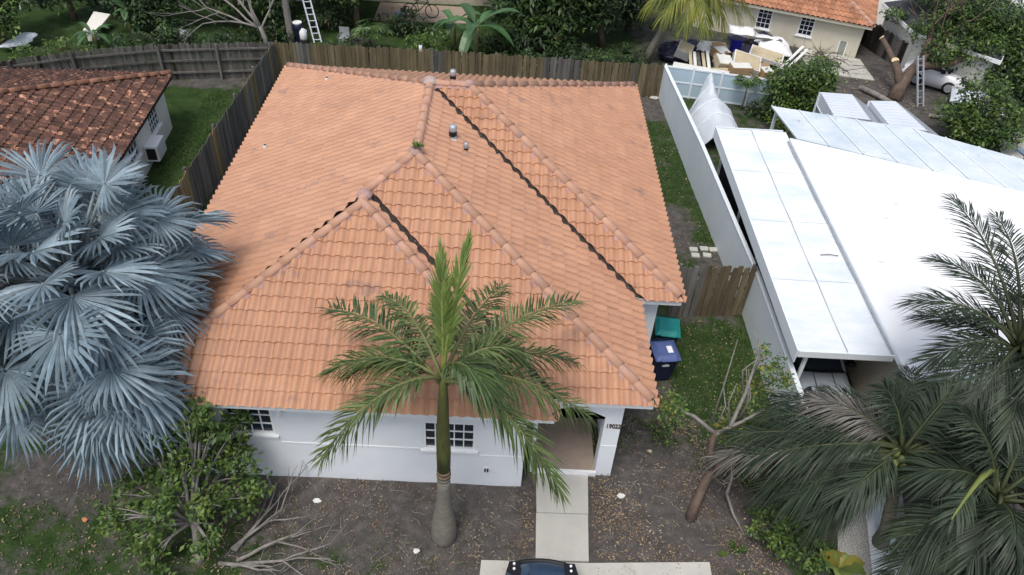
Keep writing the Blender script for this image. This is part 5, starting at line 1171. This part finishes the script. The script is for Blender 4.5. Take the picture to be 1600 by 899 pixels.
MB().prism([(-11.6, 25.3, .55), (-10.75, 25.1, .55), (-10.75, 23.5, .42), (-11.35, 23.45, .42)], (0, 0, .08)).build('seat', NBWALL, SB)
for x, y in ((-11.4, 25.0), (-11.0, 24.95), (-11.2, 23.7), (-10.9, 23.7)): MB().box(x-.06, x+.06, y-.06, y+.06, 0, .45).build('leg', NBWALL, SB)
MB().prism([(-11.2, 23.43, .42), (-10.85, 23.43, .42), (-10.8, 23.40, .05), (-11.2, 23.40, .05)], (0, -.04, 0)).build('front_panel', NBWALL, SB)
def sheet(name, label, cat, pts, m, n_=7, bulge=.15, wob=.04):
    """crumpled cover: quad footprint a,b,c,d"""
    T = MB(); a, b, c, d_ = (Vector(q) for q in pts); v = []
    for j in range(n_):
        for i in range(n_):
            s_, t = i/(n_-1), j/(n_-1); q = (a*(1-s_) + b*s_)*(1-t) + (d_*(1-s_) + c*s_)*t
            q = q + Vector((U(-wob, wob), U(-wob, wob), bulge*math.sin(math.pi*s_)*math.sin(math.pi*t) + U(0, wob)))
            v.append(q)
    T.add(v, [(j*n_+i, j*n_+i+1, (j+1)*n_+i+1, (j+1)*n_+i) for j in range(n_-1) for i in range(n_-1)])
    base = [Vector((q.x, q.y, max(.01, q.z-.06))) for q in v]; o = len(T.v); T.add(base, [(j*n_+i, (j+1)*n_+i, (j+1)*n_+i+1, j*n_+i+1) for j in range(n_-1) for i in range(n_-1)])
    rim = [i for i in range(n_)] + [j*n_+n_-1 for j in range(1, n_)] + [(n_-1)*n_+i for i in range(n_-2, -1, -1)] + [j*n_ for j in range(n_-2, 0, -1)]
    for x, y in zip(rim, rim[1:] + rim[:1]): T.f.append((y, x, x+o, y+o)); T.m.append(0)
    return tag(T.build(name, m, None, True), label, cat)
sheet('tarp', 'pale crumpled plastic bag heap in the back left corner of the yard', 'tarp', ((-2.0, 18.2, .05), (-1.4, 18.3, .05), (-1.35, 20.0, .1), (-1.9, 20.1, .1)), TARP, 8, .30, .07)
sheet('tarp', 'white sheet lying among garden plants at the far left', 'tarp', ((-14.3, 21.6, .3), (-13.2, 22.0, .3), (-13.0, 22.8, .5), (-13.7, 22.9, .5)), TARP, 6, .12, .05)
sheet('tarp', 'grey and white cloth under the trees left of the bare branches', 'tarp', ((-8.1, 23.3, .2), (-7.0, 23.6, .2), (-6.8, 24.2, .45), (-7.8, 24.2, .45)), TARP, 7, .2, .08)
sheet('tarp', 'rounded pale grey cover lying right of the bright round tree', 'tarp', ((28.6, 19.6, .1), (29.5, 19.3, .1), (29.6, 21.2, .3), (28.7, 21.6, .3)), TARP, 7, .35, .03)
sheet('tarp', 'blue-grey flat sheet under the pruned tree near the right edge', 'tarp', ((27.2, 21.3, .5), (29.4, 20.9, .5), (29.3, 22.2, .6), (27.8, 22.6, .6)), ALU, 5, .05, .02)
sheet('tarp', 'white sheet thrown over branches left of the white car', 'tarp', ((27.2, 26.3, 1.0), (27.9, 25.6, 1.0), (28.3, 26.0, 1.2), (27.6, 27.0, 1.2)), STICK, 6, .2, .06)
sheet('tarp', 'white sheet right of the white car, under the big green tree', 'tarp', ((29.2, 24.0, .6), (30.1, 23.5, .6), (30.3, 24.1, .8), (29.4, 24.6, .8)), STICK, 6, .2, .06)
MBX = thing('mailbox', 'white post mailbox on the verge at the top right', 'mailbox', (35.9, 32.9, 0))
MB().box(-.06, .06, -.06, .06, 0, .9).build('post', STICK, MBX)
bx = MB(); bx.prism([(-.15, -.25, .9), (.15, -.25, .9), (.15, -.25, 1.05), (.1, -.25, 1.15), (-.1, -.25, 1.15), (-.15, -.25, 1.05)][::-1], (0, .5, 0)); bx.build('box', STICK, MBX)
MB().box(.152, .165, -.1, .08, 1.0, 1.06).build('flag', ORG, MBX)
# ---- rubbish pile
RB = 'rubbish heaped behind the panel fence'
def rbox(label, x, y, z, sx, sy, sz, rz, m, tilt=0, open_=True):
    T = thing('box', label, 'box', (x, y, z), rz, RB); T.rotation_euler = (tilt, tilt*.6, rz)
    MB().prism([(-sx/2, -sy/2, 0), (sx/2, -sy/2, 0), (sx/2*.97, sy/2, 0), (-sx/2*.98, sy/2, 0)], (0, 0, sz)).build('body', m, T)
    for s_ in (-1, 1):
        if open_: MB().prism([(-sx/2, s_*sy/2, sz+.002), (sx/2, s_*sy/2, sz+.002), (sx/2, s_*sy*.78, sz+.10), (-sx/2, s_*sy*.78, sz+.10)][::s_], (0, 0, .012)).build('flap', m, T)
    MB().prism([(-sx/2*.9, -sy/2*.9, sz+.003), (sx/2*.9, -sy/2*.9, sz+.003), (sx/2*.9, sy/2*.9, sz+.003), (-sx/2*.9, sy/2*.9, sz+.003)], (0, 0, .01)).build('lid', FOAM if m is not FOAM else TAN, T)
def board(label, a, b, w_, m, th=.03):
    tag(MB().bar(a, b, w_, th).bar(Vector(a)*.9 + Vector(b)*.1 + Vector((0,0,th*.9)), Vector(a)*.88 + Vector(b)*.12 + Vector((0,0,th*.9)), w_*.96, th*.6).build('board', m), label, 'board', RB)
rbox('white-topped brown box at the front middle of the rubbish', 18.15, 22.6, .45, .95, .6, .55, .08, CARDB, 0, False)
rbox('pale square cushion-like box behind the white-topped brown box', 17.5, 23.4, .55, .75, .7, .4, .2, TAN, .25, False)
rbox('big white box panel leaning right of the pale square box', 18.6, 23.6, .6, 1.3, .9, .3, -.15, FOAM, .35, False)
rbox('yellowish low box at the front left of the white-topped box', 17.3, 22.5, .3, .9, .45, .3, .25, TAN, .1)
rbox('open cardboard box at the top middle of the rubbish', 17.6, 24.5, .5, .7, .6, .4, .5, CARDB, .15)
rbox('white flat box left of the blue bin', 17.6, 25.8, .4, 1.2, .6, .18, .05, FOAM, .1, False)
rbox('white foam box leaning at the left end of the rubbish', 15.9, 24.6, .5, .7, .6, .5, -.3, FOAM, .4, False)
rbox('brown carton on the right end of the rubbish', 19.5, 23.3, .2, .6, .5, .4, .4, CARDB, .2)
rbox('long white crate lying behind the white panel', 19.9, 24.9, .45, 1.6, .8, .2, -.35, FOAM, .2, False)
for k in range(9):
    x = 16.1 + k*.21; board(f'{["tan","white","grey"][k%3]} plank in the row of leaning planks at the left, {["first","second","third","fourth","fifth","sixth","seventh","eighth","ninth"][k]} from the left', (x, 22.6 + U(-.1, .1) - k*.06, .15), (x - .05 + U(-.1, .1), 24.0 + U(-.2, .2), .95), .14, [TAN, FOAM, GREYWOOD][k % 3])
for k, (lb_, a, b, m) in enumerate((('long white batten sloping at the right of the rubbish', (20.4, 23.9, .4), (21.7, 25.4, .9), FOAM), ('second white batten beside the long one', (20.6, 23.8, .35), (21.9, 25.3, .8), FOAM),
                                    ('tan broken board low at the right end of the rubbish', (19.1, 22.6, .2), (20.4, 22.2, .1), TAN), ('reddish tan board beside the brown carton', (19.0, 23.1, .35), (20.2, 22.5, .15), CARDB), ('thin tan lath across the right end', (18.9, 23.5, .5), (20.6, 22.6, .2), TAN),
                                    ('white board flat at the front right end', (19.6, 22.1, .1), (20.6, 21.9, .1), FOAM), ('grey board above the black bags', (19.2, 26.3, .8), (20.9, 26.2, .8), GREYWOOD))): board(lb_, a, b, .2 if k > 1 else .13, m)
def bag(label, x, y, r, h, m=BAG):
    mb = MB(); v = []; n_ = 14
    for j in range(8):
        t = j/7; rr = r*(.75 + .5*math.sin(math.pi*min(1, t*.9+.1)))*(1 - t**6*.95)
        for k in range(n_):
            a = 2*math.pi*k/n_; q = rr*U(.82, 1.15); v.append((x + q*math.cos(a), y + q*math.sin(a), h*t*U(.93, 1.05)))
    mb.add(v, [(j*n_+k, j*n_+(k+1) % n_, (j+1)*n_+(k+1) % n_, (j+1)*n_+k) for j in range(7) for k in range(n_)] + [tuple(range(7*n_, 8*n_))])
    tag(mb.build('rubbish_bag', m, None, False), label, 'rubbish bag', RB)
bag('big black rubbish bag beside the yellow palm trunk', 15.6, 25.2, .62, .85); bag('black rubbish bag behind the leaning planks', 16.6, 26.2, .45, .6)
bag('black rubbish bag under the left window of the cream house', 20.3, 27.3, .5, .75); bag('black rubbish bag between white sheets', 20.9, 26.4, .4, .55); bag('black rubbish bag beside the white battens', 20.2, 25.3, .4, .5); bag('low black rubbish bag behind the long white crate', 19.2, 26.1, .4, .55)
sheet('plastic_sheet', 'crumpled white plastic sheeting below the left window', 'sheet', ((19.7, 25.6, .3), (21.3, 25.3, .3), (21.2, 26.6, .7), (19.8, 27.0, .7)), STICK, 9, .25, .12)['group'] = RB
sheet('plastic_sheet', 'white crumpled sheet at the top left of the rubbish', 'sheet', ((16.6, 25.0, .6), (17.2, 24.7, .6), (17.3, 25.4, .8), (16.8, 25.7, .8)), STICK, 6, .1, .08)['group'] = RB
sheet('plastic_sheet', 'white flat sheeting left of the black bags by the cream wall', 'sheet', ((18.6, 27.2, .6), (19.9, 26.9, .6), (19.9, 27.7, .7), (18.7, 28.0, .7)), STICK, 6, .1, .07)['group'] = RB
BB = thing('bucket', 'bright blue bin standing in the rubbish', 'bin', (18.6, 25.7, .25), 0, RB)
MB().tube([(0,0,0), (0,0,.02), (0,0,.7), (0,0,.74)], [.22, .23, .31, .34], 14).build('body', BLUEBIN, BB); MB().tube([(0,0,.741), (0,0,.75)], .29, 14).build('contents', BLACK, BB)
PS = wthing('potted_shelf', 'pale blue-grey counter along the left end of the rubbish', 'counter', (16.2, 22.6, 0), RB)
MB().obox((15.2, 23.0), (17.6, 22.3), .5, .62, .72).build('top', FOAM, PS); MB().obox((15.25, 22.99), (17.55, 22.32), .42, 0, .619).build('front', PVC, PS)
# litter scraps one can pick out
for k, (x, y, s_, lb_) in enumerate(((3.9, -.15, .12, 'round white scrap on the soil left of the palm trunk'), (10.92, .36, .12, 'white scrap on the soil right of the walkway'), (11.76, 1.7, .08, 'small tan scrap beside the bins path'), (6.3, -1.3, .10, 'broken pale plaster scrap left of the palm trunk base'), (13.06, -1.04, .14, 'pale green scrap near the bottom right soil'),
                                      (14.2, 20.9, .22, 'pale brick at the far end of the right grass strip'), (-1.0, -.9, .08, 'orange scrap on the dark grass at lower left'))):
    v = [(s_*U(.6, 1)*math.cos(a*1.05), s_*U(.6, 1)*math.sin(a*1.05)*.7, U(.02, .05)) for a in range(6)]
    o = MB().prism(v, (0, 0, .03)).build('scrap', [PALEBIT, PALEBIT, TAN, PALEBIT, LEAFL, CONC, ORG][k]); o.location = (x, y, .01); tag(o, lb_, 'scrap')

# ================================================================== GROUND COVER
lit = MB(); g = random.Random(11)
def scatter(x0, x1, y0, y1, n_, s0, s1, dens=lambda x, y: 1):
    for _ in range(n_):
        x, y = g.uniform(x0, x1), g.uniform(y0, y1)
        if g.random() > dens(x, y): continue
        a = g.uniform(0, 6.28); L = g.uniform(s0, s1); c, s_ = math.cos(a)*L, math.sin(a)*L; z = .028; t = g.uniform(-.02, .03)
        lit.add([(x-c, y-s_, z), (x - s_*.4, y + c*.4, z+.02+t*.5), (x+c, y+s_, z+.01+t), (x + s_*.4, y - c*.4, z+.015)], [(0, 3, 2), (0, 2, 1)])
def clump(x, y): return .25 + .75*(math.sin(x*2.1+1)*math.sin(y*2.7+x) > -.1)
scatter(1.5, 8.8, -2.2, .5, 4200, .014, .034, clump)
scatter(10.2, 14.4, -2.2, 2.8, 7600, .014, .038, lambda x, y: clump(x, y)*(.35 if 10.9 < x < 12.2 and y > -.2 else 1))
scatter(8.62, 8.86, -1.3, .6, 60, .03, .05); scatter(10.2, 11.4, -1.3, .8, 400, .02, .04)
scatter(11.3, 15.1, 2, 6.7, 1300, .02, .04, lambda x, y: .6); scatter(12.4, 15, 7.2, 21, 900, .02, .045); scatter(-2.1, 0, 5, 20, 450, .02, .045)
scatter(-3, 2, -2.2, .5, 500, .02, .045); scatter(22, 26.5, 21, 25, 500, .03, .07)
tw_ = MB()
for _ in range(170):
    x, y = (g.uniform(2, 8.6), g.uniform(-2.2, .4)) if g.random() < .5 else (g.uniform(10.4, 14.5), g.uniform(-2, 3)); a = g.uniform(0, 6.28); L = g.uniform(.1, .4); k = g.uniform(-.3, .3)
    tw_.tube([(x, y, .035), (x + L*.5*math.cos(a), y + L*.5*math.sin(a), .05), (x + L*math.cos(a+k), y + L*math.sin(a+k), .035)], .007, 4)
stuff(tag(tw_.build('twigs', GBARK), 'thin grey twigs strewn over the soil', 'twigs'))
stuff(tag(lit.build('leaf_litter', LITTER), 'dry brown leaves strewn over the soil', 'leaf litter'))
gb = MB()
def turf(x0, x1, y0, y1, n_, h):
    for _ in range(n_):
        x, y = g.uniform(x0, x1), g.uniform(y0, y1)
        if g.random() > grass_amount(x, y)**1.5*(.55 + .45*math.sin(x*3.1+y)*math.sin(y*2.3)): continue
        for _ in range(3):
            xx, yy = x + g.uniform(-.05, .05), y + g.uniform(-.05, .05); a = g.uniform(0, 6.28); hh = h*g.uniform(.5, 1.2)
            gb.add([(xx - .012*math.cos(a), yy - .012*math.sin(a), 0), (xx + .012*math.cos(a), yy + .012*math.sin(a), 0), (xx + hh*.7*math.sin(a), yy - hh*.7*math.cos(a), hh)], [(0, 1, 2)])
turf(-4.5, -2.4, 8, 19.5, 9000, .07); turf(12, 15.1, 7.1, 20.8, 9000, .07); turf(11, 15.1, 1.2, 6.6, 7000, .07); turf(-3, 2.5, -2.3, 0, 3500, .06); turf(2.5, 8, -2, -.8, 1500, .06); turf(-2.1, .4, 4, 20.6, 3500, .06)
stuff(tag(gb.build('grass', GRASSB), 'short patchy lawn grass', 'grass'))
